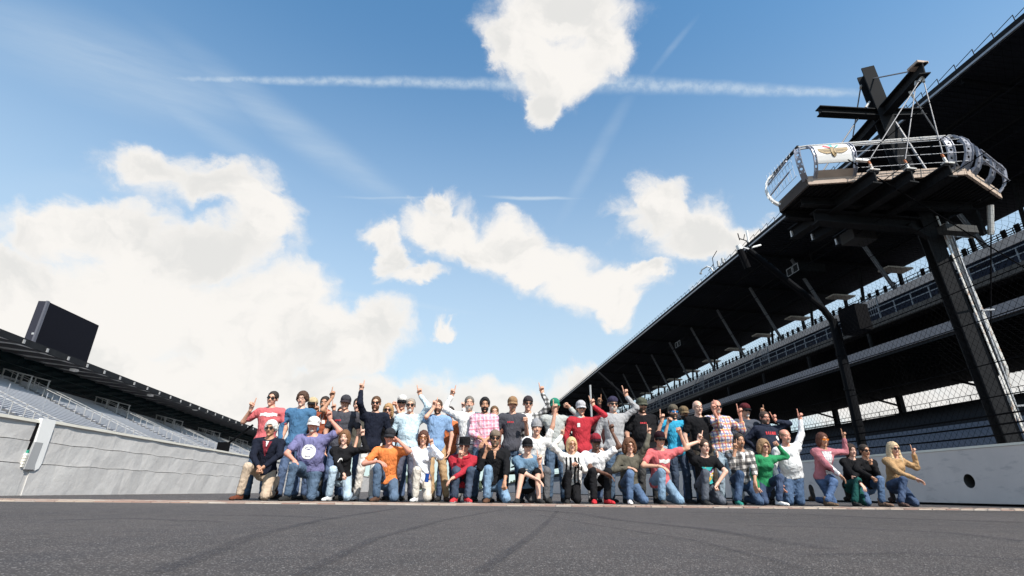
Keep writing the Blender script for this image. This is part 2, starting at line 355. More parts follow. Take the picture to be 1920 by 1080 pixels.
# tyre marks: thin sheets 4 mm above the surface
def skid_fn(t, b, tc, mx):
    h = T(t); uv = tc.outputs['UV']; s = h.n('ShaderNodeSeparateXYZ'); h.l(uv, s.inputs[0])
    e = h.math('SUBTRACT', 1., h.math('ABSOLUTE', h.math('SUBTRACT', h.math('MULTIPLY', s.outputs[1], 2.), 1.)))
    a = h.math('MULTIPLY', h.mr(e, 0., .55), h.mr(h.noise(tc.outputs['Object'], 60., 4.), .35, .65, .08, .42)); a = h.math('MULTIPLY', a, h.mr(h.noise(tc.outputs['Object'], .8, 3.), .3, .6, .35, 1.))
    h.l(a, b.inputs['Alpha'])
M_skid = mat('tyre_rubber', (.022, .022, .030), .7, fn=skid_fn)
def skid(pts, w):
    P = []
    for i in range(len(pts)-1):
        for k in range(8): t = k/8; P.append(np.array(pts[i])*(1-t)+np.array(pts[i+1])*t)
    P.append(np.array(pts[-1], float)); W3 = [atZ(u, v, .004) for u, v in P]
    vs = []; fs = []
    for i, p in enumerate(W3):
        d = W3[min(i+1, len(W3)-1)]-W3[max(0, i-1)]; d = d/np.linalg.norm(d); n = np.array([-d[1], d[0], 0])
        vs += [tuple(p+n*w/2), tuple(p-n*w/2)]
    for i in range(len(W3)-1): fs.append((2*i, 2*i+1, 2*i+3, 2*i+2))
    me = bpy.data.meshes.new('tyre_mark'); me.from_pydata(vs, [], fs); uvl = me.uv_layers.new()
    for l in me.loops: uvl.data[l.index].uv = ((l.vertex_index//2)*.1, l.vertex_index % 2)
    me.materials.append(M_skid); o = bpy.data.objects.new('tyre_mark', me); col.objects.link(o); o['kind'] = 'structure'
for pts, w in [([(300, 1072), (480, 1003), (600, 975), (745, 953)], .09), ([(380, 966), (470, 966), (560, 968), (640, 972)], .14), ([(560, 1078), (700, 1010), (830, 975), (940, 956)], .06),
               ([(945, 952), (1080, 962), (1160, 975), (1330, 992), (1560, 1030)], .13), ([(1010, 965), (1120, 985), (1300, 1012), (1500, 1062)], .05), ([(1290, 960), (1500, 964), (1700, 973), (1919, 979)], .22), ([(1400, 985), (1600, 990), (1780, 999), (1930, 1015)], .10),
               ([(900, 1072), (1000, 1002), (1030, 975), (1045, 958)], .05), ([(1500, 1040), (1700, 1036), (1930, 1050)], .06), ([(100, 975), (250, 972), (420, 978)], .09)]:
    skid(pts, w)

# ---------------------------------------------------------------- left concrete wall
lw = empty('pit_wall', (-8.6, 12, 0), 'long rough grey concrete wall with a cream top edge along the left side of the track', 'wall')
Y0, Y1 = -6, 140
for gi, (ya, yb) in enumerate([(Y0, 11.93), (12.06, Y1)]):
    dz = -.035 if gi == 0 else 0
    for li, (za, zb, dx) in enumerate([(0, .595, .045), (.610, 1.03, .022), (1.046, 1.43+dz, 0)]):
        # courses split into cast blocks; each block uneven
        y = ya; k = 0
        while y < yb:
            ln = min(4.3+1.9*((k*7+li*3) % 3), yb-y); 
            m = MB(); n = 12; e = 0; vs = []
            xf = lambda yy, zz: -8.6+dx+e+.008*sin(yy*3.1+zz*5)+.006*sin(yy*7.3+li)
            for i in range(n+1):
                yy = y+.0005+(ln-.001)*i/n; za2 = za+(.012*sin(yy*5+li)+.006*sin(yy*17) if li else 0)
                zb2 = zb+(.012*sin(yy*5+li+1)+.006*sin(yy*17) if li < 2 else 0)
                vs += [(xf(yy, za), yy, za2), (xf(yy, zb), yy, zb2), (-8.95, yy, zb2), (-8.95, yy, za2)]
            fs = []
            for i in range(n):
                for j in range(4): fs.append((4*i+j, 4*i+(j+1) % 4, 4*i+4+(j+1) % 4, 4*i+4+j))
            fs += [(3, 2, 1, 0), (4*n, 4*n+1, 4*n+2, 4*n+3)]
            m.raw(vs, fs); m.build('concrete_block', M_lwall, lw)
            y += ln; k += 1
            if y > 60: ln = yb
    m = MB(); m.box((-8.97, ya, 1.433+dz), (-8.565, yb-.003, 1.49+dz)); m.build('top_edge', M_cream, lw)
m = MB(); m.box((-8.93, Y0, .02), (-8.68, 11.92, 1.38)); m.box((-8.93, 12.07, .02), (-8.68, Y1, 1.4)); m.build('core', mat('wall_core', (.12, .12, .12), .9), lw)
m = MB(); m.box((-8.9, 11.935, 0), (-8.575, 12.055, .60)); m.build('slot_filler', M_lwall, lw)
gp = empty('wall_pad', (-8.5, 12.0, 1), 'white rounded gate pad with a grey panel set into a slot of the left wall', 'gate pad')
def slab(name, pts, x0, x1, m, parent):   # pts: (y,z)
    k = MB(); k.prism([(x0, y, z) for y, z in pts], (x1-x0, 0, 0)); return k.build(name, m, parent)
slab('cover', [(11.90, 1.49), (12.28, 1.50), (12.30, 1.44), (12.29, .62), (12.25, .52), (12.16, .47), (12.12, .60), (12.14, 1.02), (11.93, 1.02)], -8.60, -8.535, M_white, gp)
slab('panel', [(11.90, 1.015), (12.125, 1.015), (12.105, .60), (12.14, .49), (11.86, .49), (11.87, .6)], -8.60, -8.525, M_grey, gp)
slab('slot', [(11.90, 1.40), (11.895, 1.02), (11.86, .86), (11.83, .86), (11.87, 1.40)], -8.60, -8.56, M_black, gp)
slab('end_cap', [(11.86, .855), (11.83, .855), (11.822, .80), (11.852, .80)], -8.60, -8.54, M_green, gp)
for i in range(5): slab('hinge_block', [(11.85-.004*i, .795-.055*i), (11.80-.006*i, .795-.055*i), (11.795-.006*i, .75-.055*i), (11.845-.004*i, .75-.055*i)], -8.60, -8.53, M_cream if i else M_white, gp)

# ---------------------------------------------------------------- right wall with a round hole
rw = empty('track_wall', (12, 11, 0), 'smooth grey concrete barrier wall with a round hole, right of the kneeling group', 'wall')
hy, hz, hr = 11.43, .53, .135
def ring_plate(mb, c, ux, uy, w, h, r, n=16):
    """rectangle w x h with a round hole, in the plane of ux,uy; returns hole ring points"""
    c = Vector(c); ux = Vector(ux); uy = Vector(uy); outer = []; inner = []
    for i in range(n):
        t = 2*pi*i/n; a, b = cos(t), sin(t); s_ = min(w/2/max(abs(a), 1e-6), h/2/max(abs(b), 1e-6)); outer.append(c+ux*a*s_+uy*b*s_); inner.append(c+ux*a*r+uy*b*r)
    mb.raw(outer+inner, [(i, (i+1) % n, n+(i+1) % n, n+i) for i in range(n)]); return inner
segs = [-6, 2.5, 9.3, hy-.4, hy+.4, 16.2, 22.3, 28.4, 34.5, 40.6, 60, 100, 160]
for i in range(len(segs)-1):
    ya, yb = segs[i]+(.008 if segs[i] not in (hy-.4, hy+.4) else 0), segs[i+1]-(.008 if segs[i+1] not in (hy-.4, hy+.4) else 0)
    m = MB()
    if segs[i] == hy-.4:
        rg = ring_plate(m, (12, hy, .64), (0, 1, 0), (0, 0, 1), .8, 1.18, .001)
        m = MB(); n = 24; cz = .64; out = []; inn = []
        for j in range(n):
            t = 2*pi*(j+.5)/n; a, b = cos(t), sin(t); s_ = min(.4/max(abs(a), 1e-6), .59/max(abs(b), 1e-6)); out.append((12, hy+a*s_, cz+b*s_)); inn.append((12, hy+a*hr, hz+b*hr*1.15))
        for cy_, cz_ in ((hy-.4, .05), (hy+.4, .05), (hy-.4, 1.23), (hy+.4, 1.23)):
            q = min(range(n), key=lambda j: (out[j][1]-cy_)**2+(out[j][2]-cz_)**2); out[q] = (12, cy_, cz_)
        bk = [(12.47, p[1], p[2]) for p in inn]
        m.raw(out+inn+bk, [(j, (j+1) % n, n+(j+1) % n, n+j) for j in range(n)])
        hb = MB(); hb.raw(inn+bk, [(j, (j+1) % n, n+(j+1) % n, n+j) for j in range(n)]+[tuple(n+j for j in range(n))]); hb.build('round_hole', mat('hole_shade_tone', (.05, .048, .045), .9), rw)  # near-black interior colour stands in for the shade inside the hole
        m.box((12.475, ya, .05), (12.5, yb, 1.23)); m.raw([(12, ya, .05), (12, yb, .05), (12.475, yb, .05), (12.475, ya, .05)], [(0, 1, 2, 3)]); m.raw([(12, ya, 1.23), (12, yb, 1.23), (12.475, yb, 1.23), (12.475, ya, 1.23)], [(0, 1, 2, 3)])
    else: m.box((12, ya, .05), (12.5, yb, 1.23))
    m.build('wall_panel', M_rwall, rw)
m = MB(); m.box((11.985, -6, 1.233), (12.52, 160, 1.285)); m.build('top_edge', M_cream, rw)
m = MB(); m.box((12.03, -6, 0), (12.45, 160, .049)); m.build('base_gap', M_black, rw)

# ---------------------------------------------------------------- catch fence
cf = empty('catch_fence', (12.3, 14.8, 1.28), 'tall black mesh safety fence leaning over the track on top of the right wall', 'fence')
for y in (-4.7, 14.8, 34.3, 53.8, 73.3):
    m = MB(); m.tube([(12.3, y, 1.28), (12.3, y, 5.6)], .13, 10); m.tube([(12.3, y, 5.5), (12.05, y, 5.95), (9.75, y, 8.0)], .11, 10)
    m.box((12.1, y-.2, 1.285), (12.5, y+.2, 1.33)); 
    for z in (2.2, 3.3, 4.4): m.tube([(12.3, y, z-.04), (12.3, y, z+.04)], .155, 10)
    m.bar((12.55, y+.1, 1.9), (12.55, y+.1, 5.4), .05, .05); m.build('fence_post', M_blackm, cf)
for z in (1.5, 1.72, 1.93, 2.32, 3.05, 4.05, 4.9, 5.72):
    m = MB(); n = 40; pts = [(12.2, -5+80*i/n, z+.02*sin(i*1.3)-.0) for i in range(n+1)]; m.tube(pts, .013 if z > 2 else .02, 5); m.build('cable', M_wire, cf)
for k in range(1, 5):
    t = k/4; x = 12.05-2.3*t; z = 5.95+2.05*t; m = MB(); m.tube([(x, -5, z), (x, 75, z)], .011, 5); m.build('cable', M_wire, cf)
m = MB(); sp = .155; H = 4.65
for dr in (1, -1):
    y = -6
    while y < 46:
        a = (12.21, y, 1.3); b = (12.21, y+dr*H*.78, 1.3+H); m.bar(a, b, .0045, .0045, (1, 0, 0)); c = (9.8, b[1]+dr*2.4, 8.0)
        m.bar(b, c, .003, .003, (1, 0, 0)); y += sp*1.0
o = m.build('wire_mesh', M_wire, cf); o['kind'] = 'stuff'
sb = MB(); sb.box((12.5, 14.0, 5.05), (12.95, 14.75, 5.9)); spk = sb.build('equipment_box', M_black, org=(12.7, 14.4, 5.05)); tag(spk, 'black equipment box mounted behind the near black fence post', 'box')
sc_ = empty('trackside_camera', (9.6, 14.8, 7.9), 'black and white camera tube hanging from the tip of the near fence post', 'camera')
m = MB(); m.tube([(9.45, 14.8, 7.98), (9.62, 14.8, 7.3)], .11, 10); m.build('housing', M_black, sc_); m = MB(); m.tube([(9.42, 14.8, 8.15), (9.46, 14.8, 7.95)], .10, 10); m.build('collar', M_white, sc_)
m = MB(); m.bar((9.45, 14.8, 8.12), (9.8, 14.8, 8.02), .05, .05); m.build('bracket', M_steelg, sc_)
an = empty('antenna', (9.8, 14.8, 8.1), 'small wire antenna with white puck on top of the near fence post', 'antenna')
m = MB(); m.tube([(9.8, 14.8, 8.02), (9.75, 14.8, 8.35), (9.5, 14.8, 8.42)], .018, 5); m.tube([(9.5, 14.8, 8.36), (9.47, 14.8, 8.62)], .018, 5); m.tube([(9.65, 14.8, 8.4), (9.72, 14.8, 8.6)], .014, 5); m.build('mast', M_black, an)
m = MB(); m.tube([(9.82, 14.8, 8.3), (9.82, 14.8, 8.75)], .035, 8); m.tube([(9.9, 14.8, 8.1), (10.25, 14.8, 8.22)], .035, 6); m.build('aerial', M_white, an)

# ---------------------------------------------------------------- right grandstand
gs = empty('grandstand', (36, 60, 0), 'towering dark double-deck grandstand with a long flat roof on the right', 'grandstand')
YA, YB = -12, 330
def strip_x(name, prof, m, ya=YA, yb=YB, parent=gs, kind=None):     # prof: closed (x,z) outline swept along y
    k = MB(); k.prism([(x, ya, z) for x, z in prof], (0, yb-ya, 0)); return k.build(name, m, parent, kind)
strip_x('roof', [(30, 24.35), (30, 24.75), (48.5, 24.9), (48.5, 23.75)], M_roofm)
strip_x('roof_edge', [(29.85, 24.28), (29.85, 24.85), (29.995, 24.85), (29.995, 24.28)], M_steel)
strip_x('gutter', [(29.70, 24.26), (29.70, 24.40), (29.845, 24.40), (29.845, 24.26)], M_steelg)
strip_x('roof_purlin', [(33.2, 24.0), (33.2, 24.18), (33.4, 24.18), (33.4, 24.0)], M_steel)
for x in (36.6, 40.2, 44.): strip_x('roof_purlin', [(x, 23.78), (x, 23.98), (x+.2, 23.98), (x+.2, 23.78)], M_steel)
rc = MB()   # corrugation of the roof underside
y = YA
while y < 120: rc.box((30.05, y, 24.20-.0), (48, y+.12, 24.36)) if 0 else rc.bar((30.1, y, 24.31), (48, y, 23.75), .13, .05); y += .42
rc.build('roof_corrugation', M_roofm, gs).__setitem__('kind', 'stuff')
BAY = 8.3; ys = [37.9-BAY*5+BAY*i for i in range(36)]
for y in ys:
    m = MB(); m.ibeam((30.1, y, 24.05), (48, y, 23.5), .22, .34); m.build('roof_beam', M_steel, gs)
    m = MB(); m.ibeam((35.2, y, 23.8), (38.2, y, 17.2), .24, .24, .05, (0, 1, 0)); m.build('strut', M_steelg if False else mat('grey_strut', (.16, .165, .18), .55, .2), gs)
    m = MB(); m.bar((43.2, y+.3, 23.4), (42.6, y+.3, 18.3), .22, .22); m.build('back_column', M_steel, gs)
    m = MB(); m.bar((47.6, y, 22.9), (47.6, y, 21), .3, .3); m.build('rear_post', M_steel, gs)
    m = MB(); m.bar((36.3, y+2, 13.6), (36.3, y+2, 10.2), .22, .22); m.build('deck_post', M_steel, gs)
# upper deck
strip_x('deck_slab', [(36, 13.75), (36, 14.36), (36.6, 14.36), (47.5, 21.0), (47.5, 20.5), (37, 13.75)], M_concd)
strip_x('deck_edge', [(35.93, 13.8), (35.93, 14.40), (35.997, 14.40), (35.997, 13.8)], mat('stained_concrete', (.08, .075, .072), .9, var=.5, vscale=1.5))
strip_x('walkway_panel', [(39.2, 17.05), (39.2, 17.75), (39.3, 17.75), (39.3, 17.05)], mat('pale_walk_panel', (.50, .47, .48), .7, var=.15, vscale=1))
for r in range(12):
    x = 37.2+r*.85; z = 14.75+r*.53
    k = MB()
    y = YA
    while y < 200:
        if (y % 8.3) > 1.0: k.box((x, y, z), (x+.42, y+.46, z+.06)); k.box((x+.40, y, z+.06), (x+.46, y+.46, z+.48))
        y += .54 if y < 110 else 1.2
    k.build('seat_row', M_navy, gs).__setitem__('kind', 'stuff')
rl = MB(); y = YA; 
for z in (14.9, 15.38): rl.bar((35.95, YA, z), (35.95, YB, z), .06, .06)
k2 = 0
while y < 200: rl.bar((35.95, y, 14.38), (35.95, y, 15.38), .07, .07); y += 1.66
rl.build('front_railing', M_steelb, gs)
rl = MB(); y = YA
for z in (21.55, 22.0): rl.bar((47.45, YA, z), (47.45, YB, z), .06, .06)
while y < 160: rl.bar((47.45, y, 20.9), (47.45, y, 22.0), .06, .06); y += 1.4
rl.build('rear_railing', M_steel, gs)
rl = MB()
for i in range(18):   # folded seats and people-height rails seen against the gap
    for j in range(5): yy = 20+i*8.3+1.5+j*1.15; rl.box((46.9, yy, 21.0), (46.95, yy+.45, 21.95))
rl.build('rear_seat_backs', M_steel, gs).__setitem__('kind', 'stuff')
for y in ys[::1]:
    m = MB(); m.box((44.5, y-2.0, 22.55), (47.4, y-.6, 22.72)); m.build('light_panel', mat('pale_ceiling_panel', (.62, .58, .52), .6), gs)
# stair portals at the front railing
for y in (38., 54.6, 71.2, 87.8):
    m = MB()
    for z0, z1, y0_, y1_ in ((14.4, 16.5, 0, 0), (16.5, 16.5, 0, 1.6), (16.5, 14.9, 1.6, 4.2)): m.bar((36.2, y+y0_, z0), (36.2, y+y1_, z1), .07, .07)
    for q in range(6): m.bar((36.25, y+.2+q*.25, 14.9), (36.25, y+.2+q*.25, 16.2), .035, .035)
    m.build('stair_rail', M_steelb, gs)
# control boxes hung from the roof
for y, dx in ((44.3, 0), (73.5, 0)):
    m = MB(); m.box((34.4, y, 21.6), (37.4, y+2.0, 22.5)); m.build('camera_booth', M_steel, gs)
    m = MB()
    for q in (0, 1.0): 
        for a, b in (((34.37, y+q, 21.65), (34.37, y+q+.9, 21.65)), ((34.37, y+q, 22.45), (34.37, y+q+.9, 22.45)), ((34.37, y+q+.05, 21.65), (34.37, y+q+.05, 22.45)), ((34.37, y+q+.88, 21.65), (34.37, y+q+.88, 22.45))): m.bar(a, b, .07, .07)
    m.build('booth_frame', mat('booth_frame_grey', (.30, .31, .33), .5), gs)
    m = MB()
    for q in (0, 2.0): m.bar((36, y+q, 22.5), (36, y+q, 24), .08, .08)
    m.build('hanger', M_steel, gs)
# middle deck
strip_x('middle_band', [(30, 9.60), (30, 10.25), (30.12, 10.25), (30.12, 9.60)], M_band)
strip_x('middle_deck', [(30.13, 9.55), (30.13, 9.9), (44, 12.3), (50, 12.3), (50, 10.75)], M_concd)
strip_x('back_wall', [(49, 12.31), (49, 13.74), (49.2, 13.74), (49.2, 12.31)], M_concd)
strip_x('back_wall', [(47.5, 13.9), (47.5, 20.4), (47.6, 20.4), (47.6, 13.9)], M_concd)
for r in range(8): strip_x('seat_row', [(31.5+r*1.3, 10.35+r*.24), (31.5+r*1.3, 10.75+r*.24), (31.6+r*1.3, 10.75+r*.24), (31.6+r*1.3, 10.35+r*.24)], M_steel, YA, 200)
rc = MB(); y = YA
while y < 110: rc.bar((30.3, y, 9.50), (49.8, y, 10.67), .16, .10); y += .5
rc.build('ceiling_joists', M_steel, gs).__setitem__('kind', 'stuff')
strip_x('lower_band', [(30.02, 9.38), (30.02, 9.5), (30.2, 9.5), (30.2, 9.38)], M_steel)
y = 30.6
cys = []
while y < 200: cys.append(y); y += 9.95
for y in [10.7, 20.65]+cys:
    m = MB(); m.ibeam((47.6, y, 0), (47.6, y, 10.3), .5, .5, .08, (0, 1, 0)); m.build('column', M_steel, gs)
    m = MB(); m.bar((47.4, y, 9.2), (45.2, y+1.2, 10.2), .12, .2); m.bar((47.4, y, 9.6), (49.5, y+2.2, 9.9), .1, .16); m.build('knee_brace', M_steel, gs)
# lower seating
rows_n = 38
for r in range(rows_n):
    x = 15.2+r*.85; z = .9+r*.184
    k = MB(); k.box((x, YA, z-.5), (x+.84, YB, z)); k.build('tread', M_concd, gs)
    k = MB(); k.box((x+.1, YA, z+.30), (x+.36, 180, z+.36)); k.box((x+.37, YA, z+.40), (x+.41, 180, z+.62)); k.build('bench', mat('bench_lit_tone', (.13, .15, .19), .7, 0., spec=.2) if r < 12 else mat('bench_shaded_tone', (.018, .02, .024), .8, spec=.1), gs)  # front rows coloured as lit, rows further back coloured dark as shaded
rl = MB()
for z in (8.55, 9.05): rl.bar((47.9, YA, z), (47.9, 200, z), .05, .05)
y = YA
while y < 160: rl.bar((47.9, y, 8.2), (47.9, y, 9.05), .05, .05); y += 2.2
rl.build('rear_railing', M_steel, gs)
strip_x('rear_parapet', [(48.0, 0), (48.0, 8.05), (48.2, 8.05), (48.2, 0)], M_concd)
# wire guard along roof edge
rl = MB(); y = 8
while y < 150:
    rl.bar((29.9, y, 24.85), (29.9, y, 25.30), .035, .035); rl.bar((29.9, y, 25.28), (29.9, y+1.15, 25.05), .03, .03); y += 1.2
rl.build('roof_guard', M_steel, gs)
# roof equipment
re_ = empty('roof_camera', (29.8, 48.5, 24.8), 'white gooseneck camera and small white boxes on the roof edge of the right grandstand', 'camera')
q = atX(1340, 525, 29.8); yy = float(q[1])
m = MB(); m.tube([(29.8, yy, 24.8), (29.7, yy+.2, 25.4), (29.5, yy+.7, 25.8), (29.3, yy+1.7, 25.8), (29.2, yy+1.9, 25.5)], .09, 8); m.build('gooseneck', M_lamp, re_)
m = MB(); m.tube([(29.2, yy+1.9, 25.5), (29.2, yy+1.9, 25.3)], .16, 10); m.build('dome', M_lamp, re_)
m = MB(); m.box((29.7, yy-1.5, 24.9), (29.9, yy-1.2, 25.6)); m.box((29.7, yy-2.5, 24.9), (29.9, yy-2.2, 25.5)); m.build('transmitter', mat('dull_white_box', (.45, .45, .44), .6), re_)
m = MB(); m.bar((29.7, yy-.4, 24.85), (29.7, yy-.4, 26.4), .06, .06); m.bar((29.7, yy-.4, 26.4), (29.7, yy-1.6, 26.8), .06, .06); m.bar((29.7, yy-.4, 25.6), (29.7, yy+.9, 25.3), .06, .06); m.build('frame', M_steel, re_)

# ---------------------------------------------------------------- left grandstand
ls = empty('grandstand', (-42, 60, 0), 'low covered grandstand with rows of silver benches behind the left wall', 'grandstand')
zl = lambda y: -.021*(y-52)
def strip_l(name, prof, m, ya=20, yb=190):
    k = MB(); n = len(prof); k.raw([(x, ya, z+zl(ya)) for x, z in prof]+[(x, yb, z+zl(yb)) for x, z in prof], [tuple(range(n)), tuple(range(2*n-1, n-1, -1))]+[(i, (i+1) % n, n+(i+1) % n, n+i) for i in range(n)])
    return k.build(name, m, ls)
aisles = [43., 57.5, 72.2, 86.8, 101., 115.]
for r in range(40):
    x = -24-r*.55; z = 1.02+r*.236
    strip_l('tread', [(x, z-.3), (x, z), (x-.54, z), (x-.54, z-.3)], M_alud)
    yb_ = 20
    for a in aisles+[190]:
        y0_, y1_ = yb_, min(a-.75, 150)
        if y1_ > y0_:
            k = MB(); q = y0_
            while q < y1_-.2:
                e = y1_; k.raw([(x-.12, q+.03, z+.24+zl(q)), (x-.12, e-.03, z+.24+zl(e)), (x-.36, e-.03, z+.24+zl(e)), (x-.36, q+.03, z+.24+zl(q)), (x-.12, q+.03, z+.17+zl(q)), (x-.12, e-.03, z+.17+zl(e)), (x-.36, e-.03, z+.17+zl(e)), (x-.36, q+.03, z+.17+zl(q))],
                    [(0, 1, 2, 3), (7, 6, 5, 4), (0, 4, 5, 1), (1, 5, 6, 2), (2, 6, 7, 3), (3, 7, 4, 0)]); q = e
            k.build('bench', M_alu, ls)
        yb_ = a+.75
M_rail2 = mat('cream_handrail', (.42, .41, .39), .6)
for a in aisles:
    k = MB()
    for dy in (-.7, .7):
        k.bar((-24, a+dy, 2.1+zl(a)), (-45.6, a+dy, 11.25+zl(a)), .045, .045)
        for q in range(13): x = -24-q*1.75; z = 1.05+(q*1.75)*.429+zl(a); k.bar((x, a+dy, z), (x, a+dy, z+1.05), .045, .045)
    for q in range(3): k.bar((-44-q*.8, a-.9, 9.8+zl(a)), (-44-q*.8, a+.9, 9.8+zl(a)), .08, .08)
    k.bar((-45.6, a-1.2, 11.3+zl(a)), (-42.6, a-1.2, 10.6+zl(a)), .10, .10); k.bar((-45.6, a+1.2, 11.3+zl(a)), (-42.6, a+1.2, 10.6+zl(a)), .10, .10)
    for y_ in (-1.2, 1.2):
        for x in (-45.5, -44.1, -42.7): k.bar((x, a+y_, 9.2+zl(a)+(-42.7-x)*.3), (x, a+y_, 10.6+zl(a)+(-42.7-x)*.24), .09, .09)
    k.build('aisle_handrail', M_rail2, ls)
    k = MB()
    for q in range(40): x = -24-q*.55; z = 1.02+q*.236+zl(a); k.box((x-.27, a-.6, z), (x, a+.6, z+.12))
    k.build('aisle_steps', M_conc, ls)
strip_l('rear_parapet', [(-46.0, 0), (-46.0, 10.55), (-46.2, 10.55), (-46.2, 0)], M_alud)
strip_l('parapet_cap', [(-45.9, 10.56), (-45.9, 10.72), (-46.3, 10.72), (-46.3, 10.56)], M_alu)
strip_l('back_wall', [(-47, 10), (-47, 13.4), (-47.2, 13.4), (-47.2, 10)], M_glassd)
for z in (11.4, 12.3): strip_l('window_rail', [(-46.97, z), (-46.97, z+.06), (-46.92, z+.06), (-46.92, z)], mat('green_mullion', (.01, .03, .03), .5))
strip_l('fascia', [(-40, 12.28), (-40, 12.88), (-40.15, 12.88), (-40.15, 12.28)], M_steel)
strip_l('roof', [(-40.16, 12.72), (-40.16, 12.86), (-47.5, 13.9), (-47.5, 13.6)], M_roofl)
strip_l('soffit_rail', [(-46.2, 13.22), (-46.2, 13.38), (-46.5, 13.38), (-46.5, 13.22)], M_roofl)
y = 29.3
k0 = 0
while y < 185:
    z = zl(y); k = MB(); k.prism([(-40.2, y, 12.3+z), (-40.2, y, 12.70+z), (-46.4, y, 13.4+z), (-46.4, y, 13.05+z)], (0, .22, 0)); k.build('roof_rib', M_roofl, ls)
    k = MB(); k.box((-39.98, y-.06, 12.36+z), (-39.88, y+.14, 12.72+z)); k.build('bracket', mat('bracket_grey', (.30, .30, .30), .6), ls)
    k = MB(); k.raw([(-40.3, y+.25, 12.35+z), (-40.3, y+2.9, 12.35+z), (-42.6, y+2.6, 12.85+z), (-42.6, y+.5, 12.85+z)], [(0, 1, 2, 3)]); k.raw([(-42.6, y+.5, 12.85+z), (-42.6, y+2.6, 12.85+z), (-46.1, y+2.9, 13.18+z), (-46.1, y+.25, 13.18+z)], [(0, 1, 2, 3)])
    k.build('soffit_panel', mat('soffit_grey', (.58, .57, .55), .7, var=.1), ls)
    y += 3.0; k0 += 1
for (u, v) in [(138, 694), (281, 741), (365, 768), (437, 792)]:
    p = atX(u, v, -41.5); k = MB(); k.box((-41.7, p[1]-.35, p[2]-.12), (-41.2, p[1]+.35, p[2]+.12)); k.build('floodlight', M_lamp, ls)
# press box glass at the near end
k = MB(); k.box((-46.2, 40, 10.7), (-45.9, 55.5, 12.6)); k.build('press_box', mat('teal_glass', (.02, .06, .075), .2), ls)
for y in (38.0, 41.5):
    k = MB(); k.tube([(-30, y, 0), (-30, y, 6.6)], .035, 6); k.build('fence_pole', M_steelg, ls)
sgn = empty('video_screen', (-44, 58, 13.2), 'large blank black video screen standing on the roof of the left grandstand', 'screen')
pA = atY(72, 565, 53.9)
k = MB(); k.box((-42.0, 54.15, 13.15), (-41.95, 62.1, 17.72)); k.build('display', M_screen, sgn)
k = MB(); k.box((pA[0], 53.9, 12.9), (-42.003, 62.1, 17.75)); k.build('casing', M_screen_side, sgn)
k = MB(); k.box((-42.08, 53.82, 12.95), (-41.90, 54.14, 17.78)); k.build('corner_trim', mat('screen_trim', (.10, .10, .12), .5), sgn)
k = MB(); k.box((pA[0]+.5, 53.87, 14.2), (pA[0]+.8, 53.895, 14.4)); k.build('vent', M_grey, sgn)
# camera crane on the wall, beside the group
cc = empty('camera_crane', (-8.8, 20.5, 1.49), 'black tripod camera arm standing behind the left wall by the man in coral', 'camera')
pb = atX(428, 836, -9.4); k = MB()
for dx, dy in ((-.25, -.2), (.25, -.15), (0, .3)): k.bar((pb[0]+dx, pb[1]+dy, .2), (pb[0], pb[1], pb[2]), .05, .05)
k.build('tripod', M_black, cc)
e = atY(474, 797, pb[1]-.5); k = MB(); k.tube([(pb[0]-.3, pb[1]+.1, pb[2]-.12), (e[0], e[1], e[2])], .045, 6); k.build('boom', M_black, cc)
k = MB(); c = atX(422, 838, -9.4); k.box((c[0]-.2, c[1]-.3, c[2]-.17), (c[0]+.15, c[1]+.1, c[2]+.17)); k.build('counterweight', M_black, cc)
# far end of the straight
fw_ = MB(); fw_.prism([(-8.9, 141, 0), (-60, 215, 0), (-60, 216, 0), (-8.6, 142, 0)], (0, 0, 1.2)); o = fw_.build('turn_wall', M_rwall); tag(o, 'distant grey wall beyond the legs of the group at the end of the straight', 'wall')
fr = MB(); 
for i in range(46):
    x = -150+i*5.2+random.uniform(-1, 1); h = random.uniform(7, 11)
    for j in range(7): a = random.uniform(0, 6.28); r = random.uniform(.5, 2.5); fr.tube([(x+r*cos(a), 420+r*sin(a), h*.15*j*.6), (x+r*cos(a), 420+r*sin(a), h*.15*j*.6+h*.45)], random.uniform(1.4, 2.6), 6, True, .6)
fr.build('tree_line', mat('far_foliage', (.045, .06, .035), .9, var=.4, vscale=.5), kind='stuff')
# ---------------------------------------------------------------- flag stand tower
fs_ = empty('flag_stand', (12.9, 11, 0), 'flag stand platform with curved white railings on a dark steel tower', 'flag stand')
FZ = 7.6
colb, colt = Vector((13.0, 11.0, .0)), Vector((12.22, 11.0, 12.5))
ctr = lambda z: colb+(colt-colb)*(z/12.5)
m = MB(); m.ibeam(colb, ctr(7.3), .32, .44, .05, (.45, 1, 0)); m.ibeam(ctr(7.3), colt, .34, .46, .045, (.45, 1, 0)); m.build('column', M_steel, fs_)
m = MB(); a = Vector((.30, -.36, 0)); 
m.bar(colb+Vector((.08, -.32, 0)), ctr(7.2)+Vector((.08, -.32, 0)), .05, .02, (0, 1, 0)); m.build('sunlit_flange_tone', M_wrust, fs_)  # pale bar paints the sunlit stripe of the column's flange
m = MB(); m.tube([atX(1907, 835, 13.55), atX(1885, 690, 13.5), atX(1770, 420, 13.4)], .055, 8); m.build('conduit', M_wrust, fs_)
m = MB(); m.tube([(13.3, 10.9, 1.2), (13.15, 10.9, 7.2)], .03, 6)
for z in (2.2, 4.6, 6.7): m.bar((13.2, 10.85, z), (13.5, 10.8, z+.02), .05, .04)
m.build('clamp', M_steelg, fs_)
